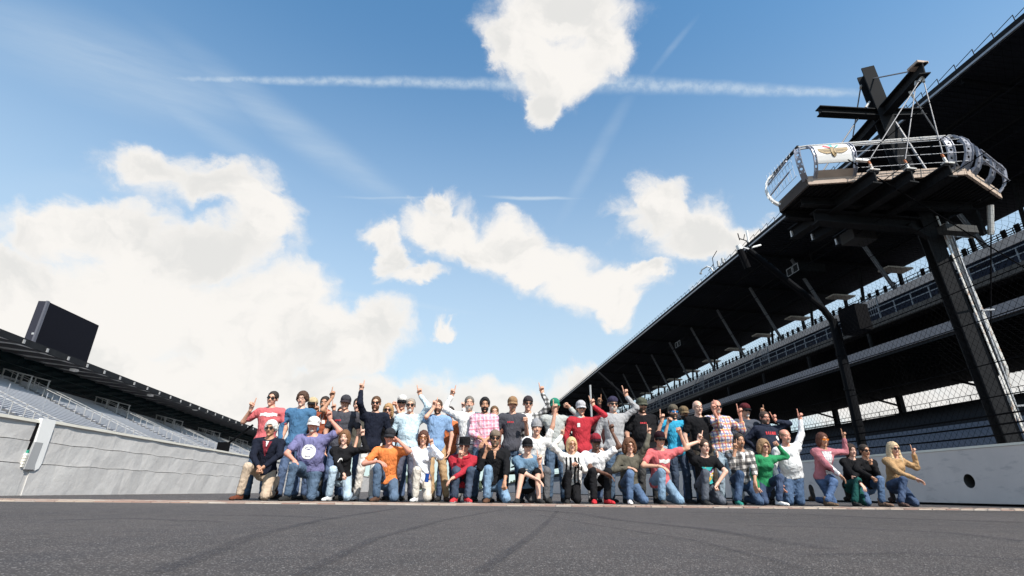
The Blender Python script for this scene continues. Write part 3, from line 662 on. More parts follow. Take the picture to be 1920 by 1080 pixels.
# floor
FP = [(8.75, 11.5), (8.67, 10.2), (12.2, 9.3), (14.1, 10.15), (14.0, 10.6), (13.2, 11.45), (9.6, 12.0)]
m = MB(); m.prism([(x, y, FZ+.02) for x, y in FP], (0, 0, .06)); m.build('floor', M_steel, fs_)
m = MB()
for i in range(34):
    x = 8.85+i*.15
    m.bar((x, 10.3-.25*(x-8.7)/3.5 if x < 12.2 else 9.35+(x-12.2)*.45, FZ), (x, 11.5, FZ), .03, .05)
m.build('floor_grating', M_steel, fs_).__setitem__('kind', 'stuff')
for i, (a, b) in enumerate(zip(FP, FP[1:]+FP[:1])):
    m = MB(); m.bar((a[0], a[1], FZ+.06), (b[0], b[1], FZ+.06), .06, .24 if i in (1, 2) else .3); m.build('edge_beam', M_deckedge if i in (1, 2) else (M_steel if i else mat('brown_deck_edge', (.06, .05, .045), .8)), fs_)
for i, (x0, y0, x1, y1) in enumerate([(9.88, 9.45, 9.72, 12.45), (10.72, 9.3, 10.45, 12.55), (11.42, 8.98, 11.37, 12.75)]):
    m = MB(); m.ibeam((x0, y0, FZ-.22), (x1, y1, FZ-.22), .26, .34, .035); m.build('floor_beam', M_steel, fs_)
    m = MB(); m.box((x0-.13, y0-.04, FZ-.03), (x0+.13, y0+.08, FZ)); m.tube([(x0, y0+.03, FZ), (x0, y0+.06, FZ+.18)], .035, 6); m.build('anchor', M_wrust, fs_)
    m = MB(); m.tube([(x0, y0+.05, FZ+.18), (x0, y0+.08, FZ+.30)], .028, 6); m.build('clevis', M_rust, fs_)
    m = MB(); m.box((x1-.07, y1-.02, FZ-.34), (x1+.07, y1+.03, FZ-.12)); m.build('end_plate', M_lamp, fs_)
for y, z in ((10.6, FZ-.16), (11.3, FZ-.16)):
    m = MB(); m.ibeam((8.9, y+.25, z), (13.6, y-.1, z), .16, .22, .03); m.build('cross_beam', M_steel, fs_)
m = MB(); m.box((10.8, 11.5, FZ-.75), (11.5, 12.0, FZ-.42)); m.build('junction_box', mat('box_dull', (.03, .03, .03), .7), fs_)
m = MB(); m.ibeam((12.8, 11.0, FZ-.55), (9.3, 11.0, FZ-.5), .3, .36, .04); m.bar((12.85, 10.9, 6.4), (11.9, 10.9, FZ-.6), .14, .14); m.build('main_bracket', M_steel, fs_)
m = MB(); m.box((12.35, 10.3, 6.55), (13.25, 10.55, 6.75)); m.build('service_light', mat('box_dull', (.03, .03, .03), .7), fs_)
m = MB(); m.box((13.55, 10.42, 6.6), (13.65, 10.55, 7.3)); m.build('ladder_cage', M_steel, fs_)
# curved perforated brackets carrying the rails
prof = [(0, 0), (.16, .16), (.25, .36), (.28, .56), (.24, .76), (.13, .93), (0, 1.02)]
def bracket(p, n, mm, holes=True, wid=.13, sc=1.):
    p = Vector((p[0], p[1], FZ+.08)); n = Vector((n[0], n[1], 0)).normalized(); s = Vector((-n.y, n.x, 0)); mb = MB()
    for i in range(len(prof)-1):
        a = p+n*prof[i][0]*sc+Vector((0, 0, prof[i][1])); b = p+n*prof[i+1][0]*sc+Vector((0, 0, prof[i+1][1])); d = (b-a).normalized(); nn = s.cross(d).normalized(); mid = (a+b)/2
        if holes and 0 < i < 5: ring_plate(mb, mid, s, nn if 0 else d, wid, (b-a).length*1.02, .034, 10)
        else: mb.raw([a-s*wid/2, a+s*wid/2, b+s*wid/2, b-s*wid/2], [(0, 1, 2, 3)])
        mb.bar(a+s*wid/2, b+s*wid/2, .012, .05, tuple(nn)); mb.bar(a-s*wid/2, b-s*wid/2, .012, .05, tuple(nn))
    mb.build('rail_bracket', mm, fs_)
nL = (-1, .05); nN = (-.25, -1); nR = (.42, -.95)
bracket((8.66, 10.24), (-.75, -.65), M_plate); bracket((8.74, 11.45), (-1, .5), M_white); bracket((12.2, 9.32), (.1, -1), M_plate, wid=.22); bracket((12.62, 9.5), nR, M_plate, wid=.22)
bracket((13.35, 9.82), nR, M_plate, wid=.22); bracket((14.05, 10.15), (.8, -.6), M_plate, wid=.22); bracket((13.98, 10.6), (1, .2), M_white, wid=.16)
bracket((8.85, 10.15), nN, M_plate, wid=.07); bracket((9.75, 9.92), nN, M_plate, wid=.07); bracket((11.9, 9.38), nN, M_plate, wid=.16, sc=.9)
TZ = FZ+1.1
def railing(pts, z, off, r, mm, name='rail'):
    mb = MB(); mb.tube([(x, y, z) for x, y in pts], r, 8); mb.build(name, mm, fs_)
top = [(8.74, 11.45), (8.64, 10.2), (8.84, 10.12), (12.15, 9.28), (12.5, 9.36), (14.05, 10.13), (14.02, 10.6)]
M_rw = mat('weathered_white_rail', (.50, .49, .47), .6, var=.2, vscale=5)
railing(top[1:6], TZ, 0, .024, M_rw, 'top_rail'); railing([(x, y-.03, ) for x, y in top[1:4]], TZ-.085, 0, .022, M_rw, 'top_rail')
railing(top[:2], TZ+.02, 0, .045, M_steel, 'end_rail'); railing([top[5], top[6]], TZ, 0, .03, M_plate, 'top_rail')
for z, o in ((.36, .25), (.7, .26)):
    mb = MB(); mb.tube([(8.72-o, 11.4, FZ+z), (8.55-o, 10.3, FZ+z)], .022, 6); mb.build('end_rail', M_plate, fs_)
    mb = MB(); mb.tube([(12.7+o*.4, 9.5-o, FZ+z), (14.1+o*.6, 10.1-o*.7, FZ+z)], .022, 6); mb.build('side_rail', M_plate, fs_)
for (o, z) in prof[1:-1]:
    mb = MB(); mb.tube([(9.8-.25*o, 9.9-o, FZ+.08+z), (12.2, 9.3-o, FZ+.08+z)], .009, 5); mb.tube([(8.72-o, 11.4, FZ+.08+z), (8.62-o, 10.25, FZ+.08+z)], .006, 5); mb.build('rail_cable', M_steelg, fs_)
mb = MB()
for q in range(9):
    mb.bar((8.65-.2, 10.3+q*.13, FZ+.2), (8.62-.2, 10.3+q*.13, FZ+.98), .006, .006)
mb.build('end_mesh', M_steelg, fs_).__setitem__('kind', 'stuff')
# curved white panel with emblem
A = Vector((8.86, 10.15, 0)); Bq = Vector((9.74, 9.93, 0)); ux = (Bq-A).normalized(); nn = Vector((ux.y, -ux.x, 0)); PL = (Bq-A).length
def prof_at(t):   # t 0..1 along the curve; returns (offset, height)
    t = t*(len(prof)-1); i = min(int(t), len(prof)-2); f = t-i; return (prof[i][0]*(1-f)+prof[i+1][0]*f, prof[i][1]*(1-f)+prof[i+1][1]*f)
def pp(u, t, e=0.): 
    o, z = prof_at(t); return A+ux*u*PL+nn*(o+.01+e)+Vector((0, 0, FZ+.08+z))
mb = MB(); nU, nT = 8, 16; t0, t1 = .30, .93
for e in (0, .02):
    pass
vs = [pp(i/nU*.98+.01, t0+(t1-t0)*j/nT) for j in range(nT+1) for i in range(nU+1)]; vb = [v-nn*.02 for v in vs]; K = len(vs)
fq = [(j*(nU+1)+i, j*(nU+1)+i+1, (j+1)*(nU+1)+i+1, (j+1)*(nU+1)+i) for j in range(nT) for i in range(nU)]
mb.raw(vs+vb, fq+[tuple(K+q for q in reversed(f)) for f in fq]); mb.build('panel', mat('panel_enamel', (.66, .65, .63), .5, var=.04), fs_, smooth=True)
mb = MB(); mb.raw([pp(.01, .02), pp(.99, .02), pp(.99, .17), pp(.01, .17)], [(0, 1, 2, 3)]); mb.build('kick_board', M_deckedge, fs_)
def decal(poly, e, mm, name):     # poly in panel coordinates: u 0..1 to the right, w 0..1 up
    k = MB(); n = len(poly); k.raw([pp(u, t0+(t1-t0)*w, e) for u, w in poly], [tuple(range(n))]); 
    me_o = k.build(name, mm, fs_); return me_o
def decal_strip(top_, bot, e, mm, name):
    k = MB(); n = len(top_); k.raw([pp(u, t0+(t1-t0)*w, e) for u, w in top_]+[pp(u, t0+(t1-t0)*w, e) for u, w in bot], [(i, i+1, n+i+1, n+i) for i in range(n-1)]); return k.build(name, mm, fs_)
for sgn_, cu in ((-1, .5), (1, .5)):
    us = [0.03, .10, .18, .26, .34, .39]
    tp = [.50, .535, .545, .535, .54, .55]; bt = [.36, .345, .33, .36, .42, .49]
    T_ = [(cu+sgn_*u, w) for u, w in zip(us, tp)]; B_ = [(cu+sgn_*u, w) for u, w in zip(us, bt)]
    decal_strip([(u, w+.03) for u, w in T_], [(u, w-.035) for u, w in B_], .004, M_brownl, 'wing_outline'); decal_strip(T_, B_, .007, M_gold, 'wing')
    decal_strip([(cu+sgn_*u, .475) for u in us[:5]], [(cu+sgn_*u, .455) for u in us[:5]], .010, M_brownl, 'wing_line'); decal_strip([(cu+sgn_*u, .425) for u in us[:4]], [(cu+sgn_*u, .41) for u in us[:4]], .010, M_brownl, 'wing_line')
def ell(cu, cw, ru, rw, e, mm, nm, n=20): 
    k = MB(); k.raw([pp(cu, t0+(t1-t0)*cw, e)]+[pp(cu+ru*cos(2*pi*i/n), t0+(t1-t0)*(cw+rw*sin(2*pi*i/n)), e) for i in range(n)], [(0, 1+i, 1+(i+1) % n) for i in range(n)]); k.build(nm, mm, fs_)
for (cu, ru, rw, e, mm) in [(.49, .078, .235, .012, M_brownl), (.49, .070, .215, .015, M_gold), (.475, .050, .19, .018, M_brownl), (.472, .044, .175, .021, M_gold), (.525, .03, .12, .024, M_brownl), (.525, .022, .095, .027, M_gold)]: ell(cu, .42, ru, rw, e, mm, 'wheel_ring')
decal([(.28, .74), (.33, .66), (.43, .56), (.46, .60), (.40, .70), (.33, .80)], .009, M_red, 'red_flag'); decal([(.36, .86), (.40, .76), (.46, .66), (.49, .70), (.45, .80), (.42, .88)], .009, mat('flag_white', (.7, .66, .66), .6), 'white_flag')
decal([(.45, .90), (.47, .72), (.47, .62), (.53, .62), (.545, .76), (.58, .93), (.51, .86)], .010, M_teal, 'blue_flag'); decal([(.55, .60), (.63, .72), (.67, .78), (.72, .75), (.64, .64), (.58, .58)], .009, M_tealg, 'green_flag')
# head frame: crossed beams on top of the column with stays down to the floor beams
cz = 10.85; cc_ = ctr(cz)
for q, ln, h in (((11.75, 9.0, 10.62), 0, .42), ((12.75, 12.9, 10.95), 0, .42), ((10.35, 11.1, 10.85), 0, .30), ((13.6, 10.9, 10.95), 0, .30)):
    m = MB(); m.ibeam(cc_, q, .27 if h > .4 else .24, h*.84, .03); m.build('head_beam', M_steel, fs_)
m = MB(); m.box((11.6, 8.97, 10.78), (11.92, 9.3, 10.84)); m.build('tip_plate', M_deckedge, fs_)
tipN = Vector((11.78, 9.15, 10.45)); tipF = Vector((12.7, 12.7, 10.75)); tp = ctr(12.2)
for a, b, r in [(tipN, (9.88, 9.5, FZ+.3), .014), (tipN+Vector((-.02, .15, 0)), (10.72, 9.35, FZ+.3), .014), (tipN+Vector((.05, .02, 0)), (11.42, 9.03, FZ+.3), .014), (tipN+Vector((.1, .5, 0)), (13.8, 10.4, FZ), .018),
               (tp, (11.85, 9.25, 10.8), .02), (tp-Vector((.15, -.15, .1)), (12.6, 12.5, 11.1), .02), (tp-Vector((.2, 0, .9)), (9.5, 11.6, FZ+.3), .02), (cc_+Vector((.1, -.2, -.3)), (12.2, 10.1, FZ+.3), .03)]:
    m = MB(); m.tube([a, b], r, 6); m.build('stay_cable', mat('cable_grey', (.20, .20, .21), .6, .3), fs_); a, b = Vector(a), Vector(b)
    m = MB(); m.tube([a, a+(b-a)*.06], .035, 6); m.build('socket', M_wrust, fs_)
m = MB(); m.tube([atX(1857, 385, 13.7), atX(1858, 440, 13.7)], .07, 8); m.build('turnbuckle', M_wrust, fs_)
m = MB(); m.tube([atX(1858, 440, 13.7), atX(1858, 640, 13.7)], .018, 5); m.tube([(9.4, 9.6, FZ+.35), (13.9, 9.9, 5.2)], .016, 5); m.build('hanging_cable', M_wire, fs_)
m = MB(); m.box((9.55, 9.52, FZ+.30), (9.9, 9.60, FZ+.36)); m.build('flag_holder', M_white, fs_)

# ---------------------------------------------------------------- people: signed-distance bodies polygonised on a grid
class Field:
    def __init__(s, lo, hi, h):
        s.h = h; s.lo = np.array(lo, float); s.n = np.ceil((np.array(hi)-s.lo)/h).astype(int)+1
        s.f = np.full(tuple(s.n), .25, np.float32)
    def _blk(s, lo, hi, pad):
        a = np.maximum(0, np.floor((np.array(lo)-pad-s.lo)/s.h).astype(int)); b = np.minimum(s.n, np.ceil((np.array(hi)+pad-s.lo)/s.h).astype(int)+1)
        if np.any(b <= a): return None
        ax = [s.lo[i]+s.h*np.arange(a[i], b[i]) for i in range(3)]
        return (slice(a[0], b[0]), slice(a[1], b[1]), slice(a[2], b[2])), np.meshgrid(*ax, indexing='ij')
    def _min(s, sl, d, k, sub=False):
        f = s.f[sl]; d = d.astype(np.float32)
        if sub: d = -d; hh = np.maximum(k-np.abs(f-d), 0)/max(k, 1e-6); s.f[sl] = np.maximum(f, d)+hh*hh*k/4
        else: hh = np.maximum(k-np.abs(f-d), 0)/max(k, 1e-6); s.f[sl] = np.minimum(f, d)-hh*hh*k/4
    def cap(s, a, b, r0, r1=None, k=.03, sub=False):
        a, b = np.array(a, float), np.array(b, float); r1 = r0 if r1 is None else r1; R = max(r0, r1)
        q = s._blk(np.minimum(a, b)-R, np.maximum(a, b)+R, k+.05)
        if q is None: return
        sl, (X, Y, Z) = q; d = b-a; L2 = max(d@d, 1e-9)
        t = np.clip(((X-a[0])*d[0]+(Y-a[1])*d[1]+(Z-a[2])*d[2])/L2, 0, 1)
        s._min(sl, np.sqrt((X-a[0]-t*d[0])**2+(Y-a[1]-t*d[1])**2+(Z-a[2]-t*d[2])**2)-(r0+(r1-r0)*t), k, sub)
    def ell(s, c, rad, R=None, k=.03, sub=False):
        c = np.array(c, float); rad = np.array(rad, float); M3 = np.eye(3) if R is None else np.array(R); mx = rad.max()
        q = s._blk(c-mx, c+mx, k+.04)
        if q is None: return
        sl, (X, Y, Z) = q; p = np.stack([X-c[0], Y-c[1], Z-c[2]], -1)@M3
        k0 = np.sqrt(((p/rad)**2).sum(-1)); k1 = np.sqrt(((p/rad**2)**2).sum(-1))
        s._min(sl, k0*(k0-1)/np.maximum(k1, 1e-6), k, sub)
    def cut(s, p, n):      # keep the side n points away from
        ax = [s.lo[i]+s.h*np.arange(s.n[i]) for i in range(3)]; X, Y, Z = np.meshgrid(*ax, indexing='ij')
        s.f = np.maximum(s.f, ((X-p[0])*n[0]+(Y-p[1])*n[1]+(Z-p[2])*n[2]).astype(np.float32))
    def wrinkle(s, amp, wl, seed):
        r = np.random.RandomState(seed); ax = [s.lo[i]+s.h*np.arange(s.n[i]) for i in range(3)]; X, Y, Z = np.meshgrid(*ax, indexing='ij'); w = 0
        for i in range(6):
            d = r.normal(size=3); d /= np.linalg.norm(d); d[2] *= 1.6; fr = 2*pi/(wl*r.uniform(.7, 1.5)); w = w+np.sin((X*d[0]+Y*d[1]+Z*d[2])*fr+r.uniform(0, 6)+1.5*np.sin((X*d[1]+Z*d[0])*fr*.45+i))
        s.f += (amp*w/2.4).astype(np.float32)
    def mesh(s):
        f = s.f; n = s.n; ins = f < 0
        cs = np.zeros((n[0]-1, n[1]-1, n[2]-1), np.float32); cnt = cs.copy(); P = np.zeros(cs.shape+(3,), np.float32)
        offs = [(i, j, k) for i in (0, 1) for j in (0, 1) for k in (0, 1)]
        sh = lambda A, o: A[o[0]:o[0]+n[0]-1, o[1]:o[1]+n[1]-1, o[2]:o[2]+n[2]-1]
        allin = np.ones(cs.shape, bool); anyin = np.zeros(cs.shape, bool)
        for o in offs: b = sh(ins, o); allin &= b; anyin |= b
        act = anyin & ~allin; I = np.argwhere(act)
        if len(I) == 0: return np.zeros((0, 3)), np.zeros((0, 4), int)
        acc = np.zeros((len(I), 3)); c = np.zeros(len(I))
        for a in offs:
            for d in range(3):
                if a[d]: continue
                b = list(a); b[d] = 1
                fa = f[I[:, 0]+a[0], I[:, 1]+a[1], I[:, 2]+a[2]]; fb = f[I[:, 0]+b[0], I[:, 1]+b[1], I[:, 2]+b[2]]
                m = (fa < 0) != (fb < 0); t = np.where(m, fa/np.where(np.abs(fa-fb) < 1e-9, 1, fa-fb), 0); p = np.tile(np.array(a, float), (len(I), 1)); p[:, d] += t
                acc += p*m[:, None]; c += m
        V = (I+acc/np.maximum(c, 1)[:, None])*s.h+s.lo
        idx = -np.ones(cs.shape, int); idx[I[:, 0], I[:, 1], I[:, 2]] = np.arange(len(I)); Q = []
        for d in range(3):
            e1, e2 = [(1, 2), (2, 0), (0, 1)][d]; sl0 = [slice(1, n[i]-1) for i in range(3)]; sl0[d] = slice(0, n[d]-1); sl1 = list(sl0); sl1[d] = slice(1, n[d])
            A_, B_ = ins[tuple(sl0)], ins[tuple(sl1)]; E = np.argwhere(A_ != B_)
            if len(E) == 0: continue
            flip = A_[E[:, 0], E[:, 1], E[:, 2]]; G = E.copy(); G[:, e1] += 1; G[:, e2] += 1
            def g(o1, o2): H_ = G.copy(); H_[:, e1] -= o1; H_[:, e2] -= o2; return idx[H_[:, 0], H_[:, 1], H_[:, 2]]
            q = np.stack([g(1, 1), g(0, 1), g(0, 0), g(1, 0)], 1); q[~flip] = q[~flip][:, ::-1]; Q.append(q)
        Q = np.concatenate(Q); return V, Q[(Q >= 0).all(1)]
def np_mesh(name, V, Q, mi=None):
    me = bpy.data.meshes.new(name); me.vertices.add(len(V)); me.vertices.foreach_set('co', np.asarray(V, np.float32).ravel())
    me.loops.add(len(Q)*4); me.loops.foreach_set('vertex_index', np.asarray(Q, np.int32).ravel()); me.polygons.add(len(Q))
    me.polygons.foreach_set('loop_start', np.arange(0, len(Q)*4, 4, dtype=np.int32)); me.polygons.foreach_set('loop_total', np.full(len(Q), 4, np.int32))
    if mi is not None: me.polygons.foreach_set('material_index', np.asarray(mi, np.int32))
    me.polygons.foreach_set('use_smooth', np.ones(len(Q), bool)); me.update(calc_edges=True); me.validate(); return me
# ---- templates: head
def make_head(fem, smile):
    F = Field((-.12, -.15, -.16), (.12, .15, .17), .0065); w = .94 if fem else 1.
    F.ell((0, .012, .04), (.076*w, .096, .088), k=.01); F.ell((0, -.026, -.04), (.060*w, .068, .078*(.95 if fem else 1)), k=.03)
    F.ell((.036*w, -.058, -.018), (.024, .024, .024), k=.02); F.ell((-.036*w, -.058, -.018), (.024, .024, .024), k=.02)
    F.ell((0, -.082, -.095), (.022*w, .018, .018), k=.02)
    F.ell((0, -.078, .040), (.050, .016, .012), k=.016)
    for sx in (-1, 1):
        F.ell((sx*.031, -.098, .016), (.018, .016, .012), k=.012, sub=True); F.ell((sx*.030, -.078, .015), (.0135, .0135, .0125), k=.004)
        F.ell((sx*.078*w, .008, .0), (.010, .020, .032), k=.006); F.ell((sx*.012, -.098, -.022), (.010, .011, .008), k=.006)
    F.cap((0, -.086, .022), (0, -.106, -.016), .009, .013, k=.012)
    F.ell((0, -.088, -.048), (.026, .010, .007), k=.008); F.ell((0, -.086, -.060), (.021, .011, .007), k=.006)
    if smile: F.ell((0, -.099, -.053), (.021, .010, .0055), k=.002, sub=True)
    V, Q = F.mesh(); C = V[Q].mean(1); mi = np.zeros(len(Q), int)
    for sx in (-1, 1):
        e = np.linalg.norm(C-np.array([sx*.030, -.080, .015]), axis=1); mi[(e < .0145) & (np.abs(C[:, 2]-.015) < .0055) & (C[:, 1] < -.083)] = 2
        mi[(np.abs(C[:, 0]-sx*.030) < .0055) & (np.abs(C[:, 2]-.015) < .006) & (C[:, 1] < -.083)] = 3
        mi[(np.abs(C[:, 0]-sx*.032) < .020) & (np.abs(C[:, 2]-.043+.12*np.maximum(0, np.abs(C[:, 0])-.035)) < .0048) & (C[:, 1] < -.07)] = 3
    lip = (np.abs(C[:, 0]) < .027) & (np.abs(C[:, 2]+.053) < .013) & (C[:, 1] < -.084); mi[lip] = 1
    if smile: mi[(np.abs(C[:, 0]) < .016) & (np.abs(C[:, 2]+.0525) < .0042) & (C[:, 1] < -.080)] = 4
    return V, Q, mi
HEADS = {(f, s): make_head(f, s) for f in (0, 1) for s in (0, 1)}
def make_hand(kind):
    F = Field((-.07, -.09, -.05), (.08, .05, .20), .0055)
    xs = [.030, .010, -.010, -.028]; ln = [.95, 1.05, 1., .82]
    for x in xs: F.cap((x*.7, 0, .0), (x, 0, .082), .0145, .0125, k=.012)
    F.cap((0, 0, -.045), (0, 0, .02), .024, .026, k=.02)
    for i, (x, l) in enumerate(zip(xs, ln)):
        if kind == 'point' and i == 0: pts = [(x, 0, .082), (x+.001, -.003, .125), (x+.002, -.003, .158), (x+.003, 0, .182)]
        elif kind in ('point', 'fist'): pts = [(x, 0, .082), (x, -.034*l, .100), (x, -.052*l, .074), (x, -.030*l, .056)]
        else: pts = [(x, 0, .082), (x*1.1, -.014*l, .082+.040*l), (x*1.15, -.032*l, .082+.066*l), (x*1.15, -.050*l, .082+.080*l)]
        for a, b, r in zip(pts[:-1], pts[1:], (.0100, .0092, .0085)): F.cap(a, b, r, r-.0008, k=.003)
    if kind == 'relax': T_ = [(.022, -.004, .012), (.046, -.016, .045), (.050, -.028, .075)]
    else: T_ = [(.022, -.004, .012), (.044, -.026, .045), (.022, -.056, .066), (.000, -.064, .072)]
    for a, b in zip(T_[:-1], T_[1:]): F.cap(a, b, .0115, .0095, k=.006)
    return F.mesh()
HANDS = {k: make_hand(k) for k in ('point', 'fist', 'relax')}
def make_shoe():
    F = Field((-.07, -.25, -.03), (.07, .12, .16), .009)
    F.ell((0, -.13, .012), (.046, .09, .040), k=.01); F.ell((0, -.02, .02), (.040, .10, .05), k=.03); F.ell((0, .045, .03), (.036, .045, .055), k=.02); F.cap((0, .03, .04), (0, .035, .12), .040, .042, k=.02)
    F.cut((0, 0, -.012), (0, 0, -1)); V, Q = F.mesh(); C = V[Q].mean(1); mi = (C[:, 2] < .006).astype(int); return V, Q, mi
SHOE = make_shoe()
# ---- hair and headgear meshes, shared
def hair_mesh(st):
    big = st in ('long', 'bob', 'curly', 'wavy')
    F = Field((-.17, -.16, -.34 if st == 'long' else -.2), (.17, .19, .20), .0105)
    o = dict(short=.008, buzz=.003, bald=.003, wavy=.022, long=.016, bob=.016, curly=.030, tied=.008, tall=.018)[st]
    F.ell((0, .014, .042), (.077+o, .097+o, .089+o), k=.01)
    if st == 'tall': F.ell((0, -.02, .11), (.06, .07, .04), k=.02)
    if st == 'bob':
        for sx in (-1, 1): F.ell((sx*.072, .012, -.035), (.034, .062, .095), k=.03)
        F.ell((0, .06, -.03), (.085, .055, .095), k=.03)
    if st == 'long':
        for sx in (-1, 1): F.ell((sx*.082, .0, -.09), (.036, .055, .15), k=.03); F.ell((sx*.085, -.03, -.19), (.04, .045, .08), k=.04)
        F.ell((0, .07, -.09), (.10, .05, .16), k=.03)
    if st == 'curly':
        for sx in (-1, 1): F.ell((sx*.090, .01, -.03), (.045, .065, .10), k=.03)
        F.ell((0, .06, -.04), (.10, .06, .10), k=.03)
    if st == 'wavy':
        for sx in (-1, 1): F.ell((sx*.078, .01, .01), (.028, .05, .05), k=.02)
    fz = .048 if st in ('short', 'tied', 'tall', 'buzz') else .055
    F.ell((0, -.140, -.020), (.074, .102, .118), k=.005, sub=True)
    if st in ('short', 'buzz', 'bald', 'tied', 'tall'): F.ell((0, -.150, -.0), (.086, .108, .118), k=.006, sub=True); F.ell((0, -.10, -.09), (.12, .125, .125), k=.01, sub=True); F.ell((0, .0, -.145), (.13, .15, .125), k=.01, sub=True)
    if st == 'wavy': F.ell((0, -.10, -.09), (.12, .12, .115), k=.01, sub=True); F.ell((0, .0, -.145), (.12, .14, .09), k=.01, sub=True)
    if st == 'bald': F.ell((0, -.03, .13), (.080, .105, .10), k=.01, sub=True)
    F.wrinkle(.003 if big else .002, .045, len(st)); V, Q = F.mesh(); return np_mesh('hair_'+st, V, Q)
def beard_mesh(full):
    F = Field((-.10, -.14, -.17), (.10, .06, .02), .0075)
    if full: F.ell((0, -.026, -.055), (.066, .076, .078), k=.01); F.ell((0, -.13, .045), (.12, .10, .078), k=.004, sub=True); F.ell((0, .06, -.0), (.12, .085, .14), k=.01, sub=True); F.ell((0, -.105, -.053), (.022, .022, .007), k=.003, sub=True)
    else: F.ell((0, -.082, -.078), (.028, .022, .030), k=.01); F.ell((0, -.095, -.040), (.030, .010, .006), k=.006); F.ell((0, -.105, -.054), (.019, .02, .006), k=.003, sub=True)
    V, Q = F.mesh(); return np_mesh('beard_shape', V, Q)
def cap_mesh():
    F = Field((-.12, -.13, .0), (.12, .14, .17), .008); F.ell((0, .012, .050), (.090, .108, .102), k=.01); F.ell((0, -.03, .085), (.07, .065, .06), k=.03); F.cut((0, -.09, .054), (0, -.20, -1)); F.wrinkle(.001, .05, 3); V, Q = F.mesh(); return np_mesh('cap_crown', V, Q)
def beanie_mesh():
    F = Field((-.13, -.14, -.02), (.13, .15, .20), .008); F.ell((0, .014, .055), (.094, .113, .110), k=.01); F.cap((0, .05, .15), (0, .06, .16), .03, .02, k=.03); F.ell((0, .012, .035), (.099, .118, .03), k=.01); F.cut((0, -.09, .030), (0, -.25, -1)); F.wrinkle(.002, .03, 3); V, Q = F.mesh(); return np_mesh('beanie_shape', V, Q)
def visor_mesh():
    m = MB(); n = 14; vs = []
    for j in range(5):
        for i in range(n+1):
            t = pi*(i/n); r = 1+.78*j/4*sin(t)**.8; x = -cos(t)*.084*(1+.03*j); y = -.025-sin(t)*.082*r; z = .056-.030*(j/4)-.022*(abs(cos(t))**2)*(.4+j/5); vs.append((x, y, z))
    fs = [(j*(n+1)+i, j*(n+1)+i+1, (j+1)*(n+1)+i+1, (j+1)*(n+1)+i) for j in range(4) for i in range(n)]; K = len(vs)
    m.raw(vs+[(x, y, z-.004) for x, y, z in vs], fs+[tuple(K+q for q in reversed(f)) for f in fs]+[(4*(n+1)+i, 4*(n+1)+i+1, K+4*(n+1)+i+1, K+4*(n+1)+i) for i in range(n)])
    me = bpy.data.meshes.new('cap_visor'); me.from_pydata(m.v, [], m.f); me.polygons.foreach_set('use_smooth', [True]*len(me.polygons)); return me
def brimhat_mesh(part):
    m = MB()
    if part == 'crown':
        rr = [(.100, .04), (.098, .08), (.096, .135), (.090, .152), (.05, .158), (.001, .156)]
    else: rr = [(.100, .046), (.145, .034), (.175, .034), (.176, .028), (.145, .027), (.099, .038)]
    n = 24; vs = [(r*cos(2*pi*i/n)*.95, r*sin(2*pi*i/n)*1.1+.012, z) for r, z in rr for i in range(n)]
    m.raw(vs, [(j*n+i, j*n+(i+1) % n, (j+1)*n+(i+1) % n, (j+1)*n+i) for j in range(len(rr)-1) for i in range(n)])
    me = bpy.data.meshes.new('hat_'+part); me.from_pydata(m.v, [], m.f); me.polygons.foreach_set('use_smooth', [True]*len(me.polygons)); return me
def shades_mesh(lens_only=False, rim=False):
    m = MB()
    for sx in (-1, 1):
        c = Vector((sx*.032, -.101, .014)); n = 14
        if rim:
            pts = [c+Vector((cos(2*pi*i/n)*.024, abs(cos(2*pi*i/n)*.024+sx*.0)*0, sin(2*pi*i/n)*.017)) for i in range(n+1)]; m.tube(pts, .0022, 5, False)
        else:
            ring = [c+Vector((cos(2*pi*i/n)*.031*(1+.10*(sin(2*pi*i/n) > 0)), .006*abs(cos(2*pi*i/n))*(1 if cos(2*pi*i/n)*sx > 0 else 0), (sin(2*pi*i/n)*.019))) for i in range(n)]; m.prism(ring, (0, .004, 0))
        m.tube([(sx*.060, -.095, .018), (sx*.076, -.06, .018), (sx*.082, .01, .012)], .0028, 5)
    m.bar((-.008, -.103, .020), (.008, -.103, .020), .004, .004)
    me = bpy.data.meshes.new('eyewear'); me.from_pydata(m.v, [], m.f); return me
GEAR = {('hair', s): hair_mesh(s) for s in ('short', 'buzz', 'bald', 'wavy', 'long', 'bob', 'curly', 'tall')}
GEAR.update({('beard', 1): beard_mesh(1), ('beard', 0): beard_mesh(0), 'cap': cap_mesh(), 'visor': visor_mesh(), 'beanie': beanie_mesh(), 'crown': brimhat_mesh('crown'), 'brim': brimhat_mesh('brim'), 'shades': shades_mesh(), 'glasses': shades_mesh(rim=True)})
for k_, me in GEAR.items():
    if not me.materials: me.materials.append(None)
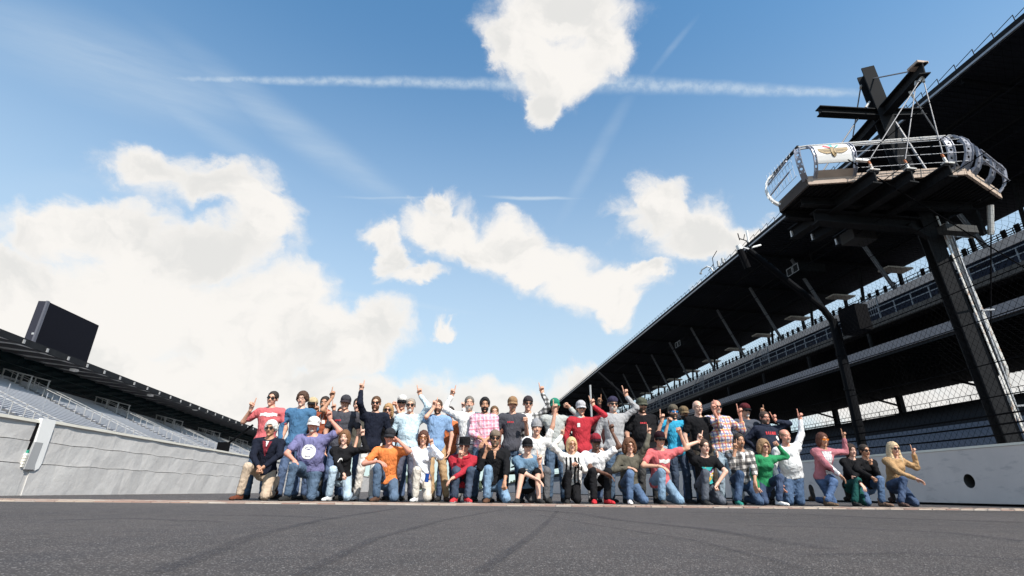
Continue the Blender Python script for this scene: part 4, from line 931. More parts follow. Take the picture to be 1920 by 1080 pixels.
# ---- materials for people
SKIN = {'light': (.60, .33, .23), 'fair': (.66, .40, .30), 'tan': (.44, .23, .14), 'dark': (.13, .060, .038), 'red': (.60, .28, .20), 'brown': (.30, .15, .085)}
def skin_m(s):
    m = mat('skin_'+s, SKIN[s], .5, var=.10, vscale=9, bump=.15, bscale=60); b = m.node_tree.nodes['Principled BSDF']; b.inputs['Subsurface Weight'].default_value = .06; b.inputs['Subsurface Radius'].default_value = (.02, .008, .004); return m
def lip_m(s): c = SKIN[s]; return mat('lips_'+s, (c[0]*.72, c[1]*.45, c[2]*.48), .45)
M_eye = mat('eye_white', (.62, .60, .57), .3); M_brow = mat('brow_hair', (.05, .03, .02), .8)
def folds(t, b, tc, mx):
    h = T(t); o = tc.outputs['Object']; w = h.noise(o, 3., 3., .5, 1); vm = h.n('ShaderNodeVectorMath', operation='MULTIPLY_ADD'); h.l(w, vm.inputs[0]); vm.inputs[1].default_value = (.25, .25, .25); h.l(h.map(o, (1.4, 1.4, .75), (.3, .5, .2)), vm.inputs[2])
    n1 = h.noise(vm.outputs[0], 7., 2., .5); r = h.math('ABSOLUTE', h.math('SUBTRACT', h.math('MULTIPLY', n1, 2.), 1.)); r = h.mr(r, 0., .35, 0., 1.); n2 = h.noise(o, 30., 3.)
    bp = h.n('ShaderNodeBump'); bp.inputs['Strength'].default_value = .6; bp.inputs['Distance'].default_value = .018; h.l(h.math('ADD', r, h.math('MULTIPLY', n2, .25)), bp.inputs['Height']); h.l(bp.outputs[0], b.inputs['Normal'])
def cloth(c, name='cloth'):
    lum = .3*c[0]+.6*c[1]+.1*c[2]; c = tuple(.95*(lum*.14+x*.86) for x in c); key = 'cloth_%02d_%02d_%02d' % tuple(int(x*99) for x in c); return mat(key, c, .9, var=.16, vscale=7, spec=.1, fn=folds)
def denim(c):
    def f(t, b, tc, mx):
        h = T(t); o = tc.outputs['Object']; lm = sum(c)/3; c1 = tuple(.8*x+.2*lm for x in c); c2 = tuple(min(1, x*1.75+.03) for x in c1); q = h.mix(h.mr(h.noise(o, 4., 5.), .42, .72), c1, c2); q = h.mix(h.mr(h.noise(o, 120., 2.), .4, .7, 0, .25), q, c2); h.l(q, b.inputs['Base Color'])
    return mat('denim_%02d_%02d_%02d' % tuple(int(x*99) for x in c), c, .85, spec=.12, fn=lambda t, b, tc, mx: (f(t, b, tc, mx), folds(t, b, tc, mx)))
def plaid(name, base, lines, sc=1.):
    """woven checks in the garment's own coordinates; lines = (axis, period, width, offset, colour, strength)"""
    def f(t, b, tc, mx):
        h = T(t); o = h.map(tc.outputs['Object'], (1, 1, 1), (.05, .10, .05)); n = h.n('ShaderNodeSeparateXYZ'); w = h.noise(o, 5., 3., .5, 1); vm = h.n('ShaderNodeVectorMath', operation='MULTIPLY_ADD'); h.l(w, vm.inputs[0]); vm.inputs[1].default_value = (.02, .02, .02); h.l(o, vm.inputs[2]); h.l(vm.outputs[0], n.inputs[0])
        c = base
        for ax, per, wd, off, cl, stg in lines:
            fr = h.math('FRACT', h.math('ADD', h.math('DIVIDE', n.outputs[ax], per), off)); msk = h.math('MULTIPLY', h.math('LESS_THAN', fr, wd), stg); c = h.mix(msk, c, cl)
        h.l(c, b.inputs['Base Color'])
    return mat(name, (.5, .5, .5), .85, fn=lambda t, b, tc, mx: (f(t, b, tc, mx), folds(t, b, tc, mx)), spec=.12)
PLAIDS = {
 'pinkplaid': plaid('pink_plaid', (.62, .30, .36), [(0, .07, .4, 0, (.70, .55, .62), .7), (2, .07, .4, 0, (.72, .55, .60), .6), (0, .14, .12, .1, (.30, .20, .40), .6), (2, .14, .12, .1, (.60, .12, .18), .7)]),
 'bwplaid': plaid('black_white_plaid', (.60, .59, .58), [(0, .09, .5, 0, (.05, .05, .05), .75), (2, .09, .5, 0, (.04, .04, .04), .75)]),
 'buffalo': plaid('cream_black_check', (.62, .58, .54), [(0, .11, .5, 0, (.04, .04, .05), .72), (2, .11, .5, 0, (.03, .03, .03), .75)]),
 'multiplaid': plaid('red_blue_yellow_plaid', (.66, .60, .56), [(0, .12, .30, 0, (.50, .06, .09), .75), (2, .12, .30, 0, (.52, .07, .10), .7), (0, .12, .18, .5, (.10, .14, .36), .75), (2, .12, .18, .5, (.10, .14, .36), .7), (0, .12, .07, .8, (.70, .55, .12), .8), (2, .12, .07, .8, (.70, .55, .12), .8)]),
 'floral': plaid('white_floral', (.72, .70, .69), [(0, .05, .25, 0, (.25, .2, .3), .5), (2, .06, .25, .3, (.3, .25, .3), .5)]),
}
def clothm(c): return PLAIDS[c] if isinstance(c, str) else cloth(c)
def rotm(z, face):      # basis with local z along z and local -y towards face
    z = Vector(z).normalized(); f = Vector(face); y = -(f-z*f.dot(z)).normalized(); x = y.cross(z); return Matrix((x, y, z)).transposed()
def ik(A, C, l1, l2, pole):
    A, C = Vector(A), Vector(C); d = C-A; D = d.length; mxl = (l1+l2)*.995
    if D > mxl: C = A+d*(mxl/D); D = mxl; d = C-A
    D = max(D, abs(l1-l2)+.02); u = d.normalized(); a = (l1*l1-l2*l2+D*D)/(2*D); h = sqrt(max(l1*l1-a*a, 0)); p = Vector(pole)-A; p = p-u*p.dot(u)
    if p.length < 1e-4: p = Vector((0, 0, -1))-u*u.z*-1
    return A+u*a+p.normalized()*h, C
NP = [0]
def person(label, head, pose='stand', y=None, H=1.78, fem=0, w=1.0, belly=0., skin='light', shirt=(.5, .5, .5), sleeve='short', pants=(.05, .09, .18), jean=True, shoes=(.03, .03, .03), sole=(.06, .055, .05),
           hair='short', hc=(.03, .02, .015), beard=None, bc=None, eyes=None, lens=(.01, .01, .012), cap=None, capc=(.03, .03, .03), visc=None, capback=False, larm='down', rarm='down', lhand='relax', rhand='relax',
           foot=None, knee=None, kneel=None, up='l', smile=1, tilt=0., turn=0., hem=0., collar=None, hood=False, shorts=False, deco=None, hscale=1.0, dz=0., lean=0.):
    """head, knee, foot ... are positions in the photograph that are turned into points on the ground; the figure is then built there in metres"""
    u, v = head; xm = atY(u, v, 9.3)[0]
    Yb = (9.05 if pose != 'stand' else 9.75)+.010*(xm-2.5)**2
    if y is not None: Yb += y
    hp = atY(u, v, Yb-(.06 if pose != 'stand' else 0)); hc3 = Vector(hp); s = H/1.78
    if pose == 'stand': s = (hc3.z+.12)/1.78; H = s*1.78
    s *= 1.0; w_ = w; sw = (.165 if fem else .188)*s*(1+.30*(w-1)); base = Vector((hc3.x, Yb, 0))
    hs = s*hscale*(1.04)
    neck = hc3+Vector((0, .03, -.155*s)); 
    if pose == 'stand': hip = Vector((hc3.x+lean, Yb+.02, .525*H)); 
    elif pose == 'squat': hip = Vector((hc3.x+lean, Yb+.16, max(.30, neck.z-.50*s)))
    else: hip = Vector((hc3.x+lean, Yb+.10, max(.30, neck.z-.53*s)))
    if pose == 'kneel2': hip.z = max(.45, neck.z-.53*s)
    ax = (neck-hip).normalized(); tl = (neck-hip).length; rx = Vector((1, 0, 0)); rx = (rx-ax*rx.dot(ax)).normalized(); fy = ax.cross(rx)
    Rt = np.array(Matrix((rx, fy, ax)).transposed())
    shl = neck-ax*.075*s-rx*sw; shr = neck-ax*.075*s+rx*sw
    hjl = hip-rx*.092*s; hjr = hip+rx*.092*s
    ua, fa, th, sh = .295*s, .262*s, .44*s, .425*s
    # legs
    def fpt(p, Y, z): return Vector(atY(p[0], p[1], Y)) if z is None else Vector((atY(p[0], p[1], Y)[0], Y, z))
    legs = {}
    if pose == 'stand':
        for sd, hj in (('l', hjl), ('r', hjr)):
            sg = -1 if sd == 'l' else 1; an = Vector((hc3.x+sg*.13*s+(0 if foot is None else (atY(foot[0], foot[1], Yb)[0]-hc3.x)), Yb-.02, .085))
            kn, an = ik(hj, an, th, sh, hj+Vector((sg*.05, -.6, -.4))); legs[sd] = (hj, kn, an, -1)
    else:
        fr = [up] if pose == 'kneel' else (['l', 'r'] if pose == 'squat' else [])
        for sd, hj in (('l', hjl), ('r', hjr)):
            sg = -1 if sd == 'l' else 1
            if sd in fr:
                fp = foot if pose == 'kneel' else (foot[0] if sd == 'l' else foot[1]); kp = knee if pose == 'kneel' else (knee[0] if sd == 'l' else knee[1])
                Yf = Yb-.30; an = fpt(fp, Yf, .085); kx = atY(kp[0], kp[1], Yf-.05)
                kn, an = ik(hj, an, th, sh, Vector((kx[0], Yf-.5, kx[2]+.25))); legs[sd] = (hj, kn, an, -1)
            else:
                kp = kneel if pose == 'kneel' else (kneel[0] if sd == 'l' else kneel[1])
                kn = fpt(kp, Yb-.22, .075); dxy = Vector((kn.x-hj.x, kn.y-hj.y)); rr = sqrt(max(th*th-(hj.z-.075)**2, .01)); dx = max(-rr*.8, min(rr*.8, dxy.x)); kn = Vector((hj.x+dx, hj.y-sqrt(max(rr*rr-dx*dx, .01)), .075))
                an = kn+Vector((-dx*.3, sh*.97, .03)); legs[sd] = (hj, kn, an, 1)
    # arms
    arms = {}
    for sd, a, sp in (('l', larm, shl), ('r', rarm, shr)):
        sg = -1 if sd == 'l' else 1
        if a == 'down': W3 = sp+Vector((sg*.07, -.03, -.53*s)); E3 = sp+Vector((sg*.30, .15, -.25))
        elif a == 'knee':
            k = [legs[q][1] for q in legs if legs[q][3] == -1]; k = k[0 if (len(k) == 1 or sd == 'l') else 1] if k else hip+Vector((sg*.15, -.3, .05)); W3 = k+Vector((sg*.02, .05, .10)); E3 = sp+Vector((sg*.35, -.05, -.25))
        elif a == 'front': W3 = hip+Vector((-sg*-.03, -.20, .10)); E3 = sp+Vector((sg*.35, .05, -.25))
        elif a == 'back': W3 = hip+Vector((sg*.22, .12, .1)); E3 = sp+Vector((sg*.4, .2, -.25))
        else:
            (hu, hv), (eu, ev) = a[0], a[1]; dY = a[2] if len(a) > 2 else -.12
            W3 = Vector(atY(hu, hv, Yb+dY)); ep = atY(eu, ev, Yb+dY*.6); E3 = Vector(ep)
        el, wr = ik(sp, W3, ua, fa, E3); arms[sd] = (sp, el, wr, a)
    root = empty('person', (hip.x, Yb, 0), label, 'person'); NP[0] += 1; O = np.array([hip.x, Yb, 0.])
    pts = [hc3, hip]+[q for l in legs.values() for q in l[:3]]+[q for l in arms.values() for q in l[:3]]
    P_ = np.array([list(q) for q in pts]); lo = P_.min(0)-.24; hi = P_.max(0)+.24; lo[2] = min(lo[2], .0); 
    hgt = .0165
    def torso(F, o, k=.05, lower=True):
        c = lambda t, f=0.: hip+ax*tl*t-fy*-f*-1*0+fy*(-f)
        F.ell(c(.70), (.165*w*s*(.88 if fem else 1)+o, .112*s*(1+.5*(w-1))+o, .20*s+o*.6), Rt, k)
        F.ell(c(.36, belly*.6), (.140*w*s+belly*.35+o, (.105*(1+.6*(w-1))*s)+belly*.6+o, .19*s+o*.5), Rt, k)
        if fem: F.ell(c(.66, .075*s), (.13*s+o, .065*s+o, .065*s+o*.5), Rt, .05)
        F.ell(c(.03), (.158*w*s+o, .118*s*(1+.4*(w-1))+o, .13*s+o*.5), Rt, k)
        F.cap(shl+rx*.02, shr-rx*.02, .062*s+o*.8, k=.05); F.cap(neck-ax*.07, neck+ax*.01, .075*s+o*.4, .052*s+o*.3, k=.05)
    # body: torso, neck, limbs in one skin
    F = Field(lo, hi, .018); torso(F, -.012)
    F.cap(neck-ax*.04, hc3+Vector((0, .015, -.05)), .054*s*(1+.3*(w-1)), .050*s, k=.03)
    for sp, el, wr, _ in arms.values(): F.cap(sp, el, .049*s*(1+.5*(w-1)), .040*s*(1+.4*(w-1)), k=.03); F.cap(el, wr, .041*s*(1+.3*(w-1)), .026*s, k=.02)
    for hj, kn, an, fd in legs.values(): F.cap(hj, kn, .082*s*w, .055*s, k=.04); F.cap(kn, an, .054*s, .036*s, k=.02)
    V, Q = F.mesh(); Vs = [V-O]; Qs = [Q]; ms = [np.zeros(len(Q), int)]; cnt = len(V)
    def addpart(V, Q, mi, Mx, scl, loc):
        nonlocal cnt
        Mx = np.array(Mx); V2 = (V*np.array(scl))@Mx.T+np.array(loc)-O; Q2 = Q if np.linalg.det(Mx*np.array(scl)) > 0 else Q[:, ::-1]; Vs.append(V2); Qs.append(Q2+cnt); ms.append(mi); cnt += len(V)
    Rh = Matrix.Rotation(radians(turn), 3, 'Z')@Matrix.Rotation(radians(tilt), 3, 'Y')@Matrix.Rotation(radians(8), 3, 'X')
    HV, HQ, HM = HEADS[(fem, smile)]; addpart(HV, HQ, HM, Rh, (hs*(1+.25*(w-1)),)+(hs, hs), hc3)
    for sd in 'lr':
        sp, el, wr, a = arms[sd]; kd = lhand if sd == 'l' else rhand; fd = (wr-el).normalized(); sg = 1 if sd == 'l' else -1
        if kd == 'point': zz = fd*.35+Vector((.03*sg, 0, 1)); face = Vector((0, -1, .1)); sg2 = sg
        elif a in ('knee', 'front'): zz = fd*.8+Vector((0, -.2, -.25)); face = Vector((0, .2, -1)); sg2 = sg*1
        else: zz = fd; face = Vector((sg*1., -.2, -.3)) if a == 'down' else Vector((0, -.4, -1)); sg2 = sg
        Rm = rotm(zz, face); HVv, HQq = HANDS[kd]; zz = Vector(zz).normalized(); sc2 = s*(.92 if fem else 1.05)
        addpart(HVv, HQq, np.zeros(len(HQq), int), Rm, (sc2*sg2, sc2, sc2), wr+zz*.02)
    V = np.concatenate(Vs); Q = np.concatenate(Qs); me = np_mesh('body', V, Q, np.concatenate(ms))
    M_teeth = mat('teeth', (.50, .46, .40), .4)
    for mm in (skin_m(skin), lip_m(skin), M_eye, mat('hair_%02d_%02d_%02d' % tuple(int(x*99) for x in hc), hc, .7, bump=.8, bscale=55) if hc[0] < .3 else M_brow, M_teeth): me.materials.append(mm)
    bo = bpy.data.objects.new('body', me); col.objects.link(bo); bo.parent = root
    def part(name, F, mm, seed, amp=.005, wl=.11):
        if amp: F.wrinkle(amp, wl, seed)
        V, Q = F.mesh(); me = np_mesh(name, V-O, Q); me.materials.append(mm); o = bpy.data.objects.new(name, me); col.objects.link(o); o.parent = root; return o
    # shirt
    slo, shi = P_[:2].min(0), P_[:2].max(0); ap = np.array([list(q) for l in arms.values() for q in l[:3]]+[list(hip), list(neck)]); F = Field(ap.min(0)-.26, ap.max(0)+.2, hgt)
    ease = .014+.004*(w > 1.1); torso(F, ease, .055); F.ell(hip-ax*.03, (.166*w*s+.012, .126*s*(1+.4*(w-1))+.014, .15*s), Rt, .05)
    hemz = hip-ax*((.10 if pose == 'stand' else .045)+hem)*s; F.cut(hemz, -ax if pose == 'stand' else (-ax*.9+Vector((0, -.1, -.3))).normalized()); F.cut(neck+ax*.012*s-fy*.01, (ax*.92-fy*.38).normalized())
    F.cap(shl+rx*.03, shl-rx*.01-ax*.01, .060*s+ease, k=.03); F.cap(shr-rx*.03, shr+rx*.01-ax*.01, .060*s+ease, k=.03)
    for sp, el, wr, _ in arms.values():
        F2e = (1. if sleeve in ('long', 'push') else 0.)
        if sleeve == 'none': continue
        if F2e: F.cap(sp, el, .064*s*(1+.5*(w-1)), .056*s*(1+.3*(w-1)), k=.035); q = el+(wr-el)*(.93 if sleeve == 'long' else .45); F.cap(el, q, .055*s, .042*s if sleeve == 'long' else .05*s, k=.02)
        else: F.cap(sp, sp+(el-sp)*.62, .066*s*(1+.5*(w-1)), .064*s*(1+.5*(w-1)), k=.035)
    sh_o = part({'short': 'shirt', 'long': 'sweater', 'push': 'sweater', 'none': 'vest'}[sleeve], F, clothm(shirt), NP[0]*3+1, .0042, .12)
    # trousers
    lp = np.array([list(q) for l in legs.values() for q in l[:3]]+[list(hip)]); F = Field(lp.min(0)-.2, lp.max(0)+.2, .018)
    F.ell(hip+ax*tl*.0, (.150*w*s, .108*s*(1+.4*(w-1)), .13*s), Rt, .03); F.ell(hip-Vector((0, 0, .06)), (.150*w*s, .110*s*w, .10*s), None, .03)
    F.cut(hip+ax*.07*s, ax)
    for hj, kn, an, fd in legs.values():
        F.cap(hj, kn, .094*s*w, .070*s, k=.05)
        if shorts: continue
        q = kn+(an-kn)*(.93 if fd < 0 else .9); F.cap(kn, q, .068*s, .060*s, k=.03)
    if shorts:
        for hj, kn, an, fd in legs.values(): F.cap(kn+(an-kn).normalized()*.10, an+Vector((0, -.3, -.02)) if 0 else an, .02, .02, sub=False, k=0.01)
    part('jeans' if jean else 'trousers', F, denim(pants) if jean else cloth(pants), NP[0]*3+2, .0042, .085)
    # shoes
    for sd in legs:
        hj, kn, an, fd = legs[sd]; SV, SQ, SM = SHOE
        if fd < 0: R_ = Matrix.Rotation(radians((-14 if sd == 'l' else 14)), 3, 'Z'); loc = Vector((an.x, an.y, .018))
        else: R_ = Matrix.Rotation(radians(-100), 3, 'X'); loc = an+Vector((0, .07, .07))
        V2 = (SV*s)@np.array(R_).T+np.array(loc)-O; me = np_mesh('shoe', V2, SQ, SM); me.materials.append(cloth(shoes)); me.materials.append(cloth(sole)); o = bpy.data.objects.new('shoe', me); col.objects.link(o); o.parent = root
    # head gear
    H4 = Matrix.LocRotScale(hc3-root.location, Rh.to_quaternion(), Vector((hs*(1+.25*(w-1)), hs, hs)))
    def gear(name, key, mm, parent=root, Mx=None):
        o = bpy.data.objects.new(name, GEAR[key]); col.objects.link(o); o.parent = parent; o.matrix_local = H4 if Mx is None else Mx
        o.material_slots[0].link = 'OBJECT'; o.material_slots[0].material = mm; return o
    hm = mat('hair_%02d_%02d_%02d' % tuple(int(x*99) for x in hc), hc, .7, bump=.8, bscale=55)
    if hair: gear('hair', ('hair', hair), hm)
    if beard is not None: gear('beard', ('beard', beard), mat('beard_%02d_%02d_%02d' % tuple(int(x*99) for x in (bc or hc)), bc or hc, .9, bump=.8, bscale=60))
    if eyes == 'sun': gear('sunglasses', 'shades', mat('lens_%02d_%02d' % (int(lens[0]*99), int(lens[2]*99)), lens, .12, spec=.6))
    if eyes == 'glasses': gear('glasses', 'glasses', M_black)
    if cap == 'cap':
        c = gear('cap', 'cap', cloth(capc)); vm = Matrix.Identity(4)
        if capback: vm = Matrix.Rotation(pi, 4, 'Z')@Matrix.Translation((0, -.02, -.012))
        gear('visor', 'visor', cloth(visc or capc), c, vm)
    if cap == 'beanie': gear('beanie', 'beanie', cloth(capc))
    if cap == 'hat': c = gear('hat', 'crown', cloth(capc)); gear('brim', 'brim', cloth(capc), c, Matrix.Identity(4)); 
    def mbpart(name, mb, mm, parent=root): return mb.build(name, mm, parent)
    if collar:
        for sg in (-1, 1):
            mb = MB(); a = neck-ax*.005; mb.prism([a+fy*.02+rx*sg*.062, a-fy*.075*s+rx*sg*.005-ax*.045, a-fy*.085*s+rx*sg*.050-ax*.085, a-fy*.03+rx*sg*.085-ax*.03], ax*.012-fy*.006); mbpart('collar', mb, clothm(collar))
    if hood:
        mb = MB(); n = 14; mb.tube([neck+rx*.085*s*cos(2*pi*i/n)-fy*-.0+fy*.075*s*sin(2*pi*i/n)+ax*(.01+.02*sin(2*pi*i/n)) for i in range(n+1)], .032*s, 8); o = mbpart('hood', mb, clothm(shirt)); o.data.polygons.foreach_set('use_smooth', [True]*len(o.data.polygons))
    # prints, opened jackets, badges: flat cells laid on the cloth
    if deco:
        bv = BVHTree.FromPolygons([tuple(vv.co) for vv in sh_o.data.vertices], [tuple(p.vertices) for p in sh_o.data.polygons]); org = neck-ax*.0-root.location
        for (nm, x0, x1, z0, z1, mm, fn, e) in deco:
            cs = .008; nx, nz = max(2, int((x1-x0)/cs)), max(2, int((z1-z0)/cs)); pt = {}; vs = []; fs = []
            def hit(i, j):
                if (i, j) in pt: return pt[(i, j)]
                x = x0+(x1-x0)*i/nx; z = z0+(z1-z0)*j/nz; p = org+rx*x*s+ax*z*s-fy*.6; h_ = bv.ray_cast(p, fy, 1.2)
                if h_[0] is None: pt[(i, j)] = None
                else: vs.append(tuple(h_[0]-fy*e)); pt[(i, j)] = len(vs)-1
                return pt[(i, j)]
            for i in range(nx):
                for j in range(nz):
                    if fn and not fn((i+.5)/nx, (j+.5)/nz): continue
                    q = [hit(i, j), hit(i+1, j), hit(i+1, j+1), hit(i, j+1)]
                    if None not in q: fs.append(tuple(q))
            if fs:
                me = bpy.data.meshes.new(nm); me.from_pydata(vs, [], fs); me.materials.append(mm); me.polygons.foreach_set('use_smooth', [True]*len(me.polygons)); o = bpy.data.objects.new(nm, me); col.objects.link(o); o.parent = root
                if nm.startswith('artwork'): o['kind'] = 'stuff'
    return dict(root=root, arms=arms, legs=legs, neck=neck, hip=hip, hc=hc3, s=s)
def hsh(i, j, k=0): return (sin(i*127.1+j*311.7+k*74.7)*43758.5453) % 1
vneck = lambda wd: (lambda a, b: abs(a-.5) < .5*b*wd+.02)
glyph = lambda a, b: (hsh(int(a*9), 3) > .22 and (int(a*27) % 3 != 2)) and (.1 < b < .9)
PW_ = mat('print_white', (.78, .77, .74), .7); PR = mat('print_red', (.50, .03, .04), .7); PCY = mat('print_cyan', (.04, .42, .42), .7); PY = mat('print_yellow', (.75, .42, .05), .7); PP = mat('print_purple', (.28, .12, .32), .7); PO = mat('print_orange', (.70, .16, .05), .7)
small_red = lambda x: ('chest_print', x-.05, x+.06, -.185, -.155, PR, lambda a, b: int(a*14) % 3 != 2, .004)
JE = (.045, .085, .145); JD = (.020, .035, .065); JL = (.22, .30, .37); BLK = (.012, .012, .014); CH = (.065, .065, .080); NAV = (.012, .015, .028)
# ---------------------------------------------------------------- the group, front row
coral = (.62, .115, .125)
def block_print(a, b): return b > .12+.1*sin(a*9) and b < .9-.08*sin(a*14)
person('dark-haired man in coral tee with white block print, standing at the far left', (511, 748), y=.1, skin='light', shirt=coral, pants=JE, eyes='sun', hair='short', smile=1, tilt=8, w=1.1,
       larm=((470, 768), (449, 786), -.1), lhand='point', rarm='down', deco=[('chest_print', -.14, .15, -.17, -.10, PW_, block_print, .005)])
person('white-haired man in black jacket over maroon shirt, kneeling with clasped hands at left', (508, 804), 'kneel', y=.15, skin='tan', shirt=NAV, sleeve='long', pants=(.50, .38, .27), jean=False, hair='wavy', hc=(.62, .60, .56), eyes='sun', smile=0, w=1.08,
       up='l', foot=(448, 930), knee=(462, 873), kneel=(493, 929), larm=((484, 874), (452, 850), -.32), rarm=((497, 874), (536, 850), -.32), lhand='fist', rhand='fist', shoes=(.16, .045, .02), lean=-.02, hem=.02,
       deco=[('undershirt', -.075, .075, -.27, -.03, cloth((.22, .02, .035)), vneck(1.), .006), ('undershirt_neck', -.02, .03, -.12, -.03, PW_, vneck(1.), .009)])
person('young man with wavy brown hair and glasses in a blue sweater, standing', (567, 749), y=.15, skin='fair', shirt=(.055, .16, .30), sleeve='long', hair='wavy', hc=(.07, .035, .02), eyes='glasses', larm='down', rarm='down', w=1.02)
person('heavy man in white cap and purple tee with round white emblem, kneeling', (588, 798), 'kneel', y=.0, skin='red', w=1.36, belly=.045, shirt=(.17, .165, .34), pants=JE, cap='cap', capc=(.72, .69, .67), hair='buzz', hc=(.2, .15, .12), beard=0, bc=(.45, .40, .36), smile=0,
       up='l', foot=(538, 934), knee=(547, 875), kneel=(577, 932), larm='knee', rarm=((619, 786), (633, 812), -.12), rhand='point', lhand='fist',
       deco=[('emblem', -.11, .11, -.35, -.13, PW_, lambda a, b: (.40 < ((a-.5)**2+(b-.5)**2)**.5*2*.95 < 1 and not (.62 < ((a-.5)**2+(b-.5)**2)**.5*2 < .74 and abs(b-.5) > .2)) or abs(b-.52) < .12 or (abs(b-.3) < .06 and abs(a-.5) < .3), .005)])
person('man in tan and black cap with dark beard, pointing up behind the blue sweater', (586, 760), y=.7, skin='tan', shirt=BLK, sleeve='long', cap='cap', capc=(.52, .40, .22), visc=BLK, hair='short', beard=1, larm='down', rarm=((594, 775), (600, 800), -.15), rhand='point')
person('smiling dark-haired man in rust orange shirt with white badge, arm straight up', (609, 757), y=.35, skin='tan', shirt=(.36, .075, .025), sleeve='short', hair='short', beard=1, bc=(.06, .04, .03), rarm=((622, 747), (613, 780), -.15), rhand='point', larm='down', deco=[('badge', .02, .07, -.22, -.16, PW_, None, .012), ('lanyard', -.035, .045, -.19, -.05, mat('lanyard_grey', (.4, .38, .36), .7), lambda a, b: abs(abs(a-.5)-.06-.38*b) < .06, .008)])
person('man in charcoal tee with small red chest print and black cap, arms down', (648, 756), y=.05, skin='light', shirt=CH, cap='cap', capc=(.05, .05, .06), visc=(.04, .03, .035), hair='short', w=1.12, deco=[small_red(-.08), ('cap_print', 0, .001, 0, .001, PR, None, .005)][:1])
person('young woman with light brown shoulder hair in black top and pale jeans, kneeling, finger raised', (646, 821), 'kneel', fem=1, H=1.62, skin='fair', shirt=BLK, sleeve='long', pants=JL, hair='bob', hc=(.17, .08, .035), up='l', foot=(616, 932), knee=(624, 893), kneel=(650, 930),
       larm=((646, 893), (617, 875), -.3), lhand='fist', rarm=((680, 818), (672, 850), -.1), rhand='point', shoes=(.7, .7, .7), deco=[('print', -.04, .04, -.22, -.16, PW_, lambda a, b: .55 < ((a-.5)**2*4+(b)**2)**.5 < .85, .005)])
person('dark-haired man in olive grey vest, half hidden behind the raised navy arm', (671, 760), y=.75, skin='light', shirt=(.09, .085, .07), sleeve='long', hair='short', hood=True)
person('tall bearded man in navy pullover and off-white trousers, long arm straight up', (705, 757), y=-.10, skin='light', shirt=NAV, sleeve='long', pants=(.66, .62, .57), jean=False, eyes='sun', hair='short', hc=(.09, .045, .02), beard=1, bc=(.09, .04, .02), smile=0, larm=((677, 733), (680, 765), -.05), lhand='point', rarm='down', shoes=(.7, .7, .68), foot=(682, 934), hem=.03, collar=NAV)
person('blonde woman with sunglasses in black v-neck, standing behind the orange polo', (728, 770), y=.35, fem=1, skin='light', shirt=BLK, sleeve='short', hair='bob', hc=(.40, .24, .11), eyes='sun', deco=[('neckline', -.05, .05, -.16, -.03, skin_m('light'), vneck(1.), .004)])
person('man in white and black cap with hand at his temple, behind the pale blue shirt', (754, 756), y=.55, skin='light', shirt=(.5, .5, .5), sleeve='short', cap='cap', capc=(.65, .62, .58), visc=BLK, hair='short', hc=(.1, .06, .03), eyes='sun', larm=((745, 765), (750, 795), -.1), lhand='fist')
person('older man with grey goatee in pale blue shirt, belt and grey trousers, arm up', (770, 761), y=.0, skin='light', shirt=(.50, .66, .74), sleeve='long', pants=(.085, .09, .13), jean=False, hair='short', hc=(.32, .27, .22), beard=0, bc=(.55, .52, .48), eyes='sun', w=1.12, belly=.03, rarm=((788, 742), (796, 772), -.1), rhand='point', larm='down', collar=(.50, .66, .74), hem=-.06)
person('man in orange polo and black cap with red mark, kneeling, fist raised', (731, 820), 'kneel', skin='red', shirt=(.80, .20, .02), pants=JE, cap='cap', capc=(.03, .03, .035), hair='short', hc=(.1, .06, .03), eyes='sun', w=1.04, up='l', foot=(705, 937), knee=(703, 893), kneel=(739, 932), larm='knee', rarm=((749, 828), (758, 850), -.15), rhand='fist', shoes=(.10, .05, .03), collar=(.80, .20, .02))
wb = person('woman with brown bob and sunglasses in white shirt, kneeling with a blue can', (794, 822), 'kneel', fem=1, H=1.64, skin='light', shirt=(.78, .79, .84), sleeve='long', pants=(.55, .50, .43), jean=False, hair='bob', hc=(.09, .035, .02), eyes='sun', lens=(.20, .08, .03), up='l', foot=(778, 937), knee=(785, 896), kneel=(801, 932), larm=((804, 893), (776, 870), -.3), lhand='fist', rarm=((810, 836), (822, 860), -.15), rhand='point', shoes=(.72, .70, .68), collar=(.78, .79, .84), hem=.03)
person('bearded man in sky blue raglan tee and tan trousers, one arm up', (821, 763), y=-.03, skin='light', shirt=(.20, .34, .56), pants=(.46, .29, .14), jean=False, hair='short', hc=(.07, .04, .025), beard=1, smile=0, larm=((813, 765), (800, 785), -.12), lhand='point', rarm='down', shoes=(.08, .045, .03), foot=(823, 936))
person('dark-haired man in bright orange vest, hidden behind the white shirt', (844, 775), y=.6, skin='tan', shirt=(.62, .15, .03), sleeve='short', hair='short', beard=0, smile=0)
person('tall man with grey hair and beard in white shirt, arm up', (880, 757), y=.12, skin='light', shirt=(.76, .75, .73), sleeve='long', pants=(.22, .22, .22), jean=False, hair='short', hc=(.16, .14, .12), beard=1, bc=(.36, .33, .30), smile=1, larm=((847, 743), (842, 775), -.05), lhand='point', rarm='down', w=1.06)
person('dark-bearded man in pink plaid shirt with hands folded', (909, 760), y=-.05, skin='tan', shirt='pinkplaid', sleeve='push', pants=JE, hair='tall', hc=(.012, .01, .01), beard=1, bc=(.012, .01, .01), smile=0, larm='front', rarm='front', w=1.05, collar='pinkplaid')
person('brown-haired man peeking out behind the pink plaid shoulder', (927, 774), y=.7, skin='light', shirt=(.25, .1, .07), hair='short', hc=(.13, .07, .03))
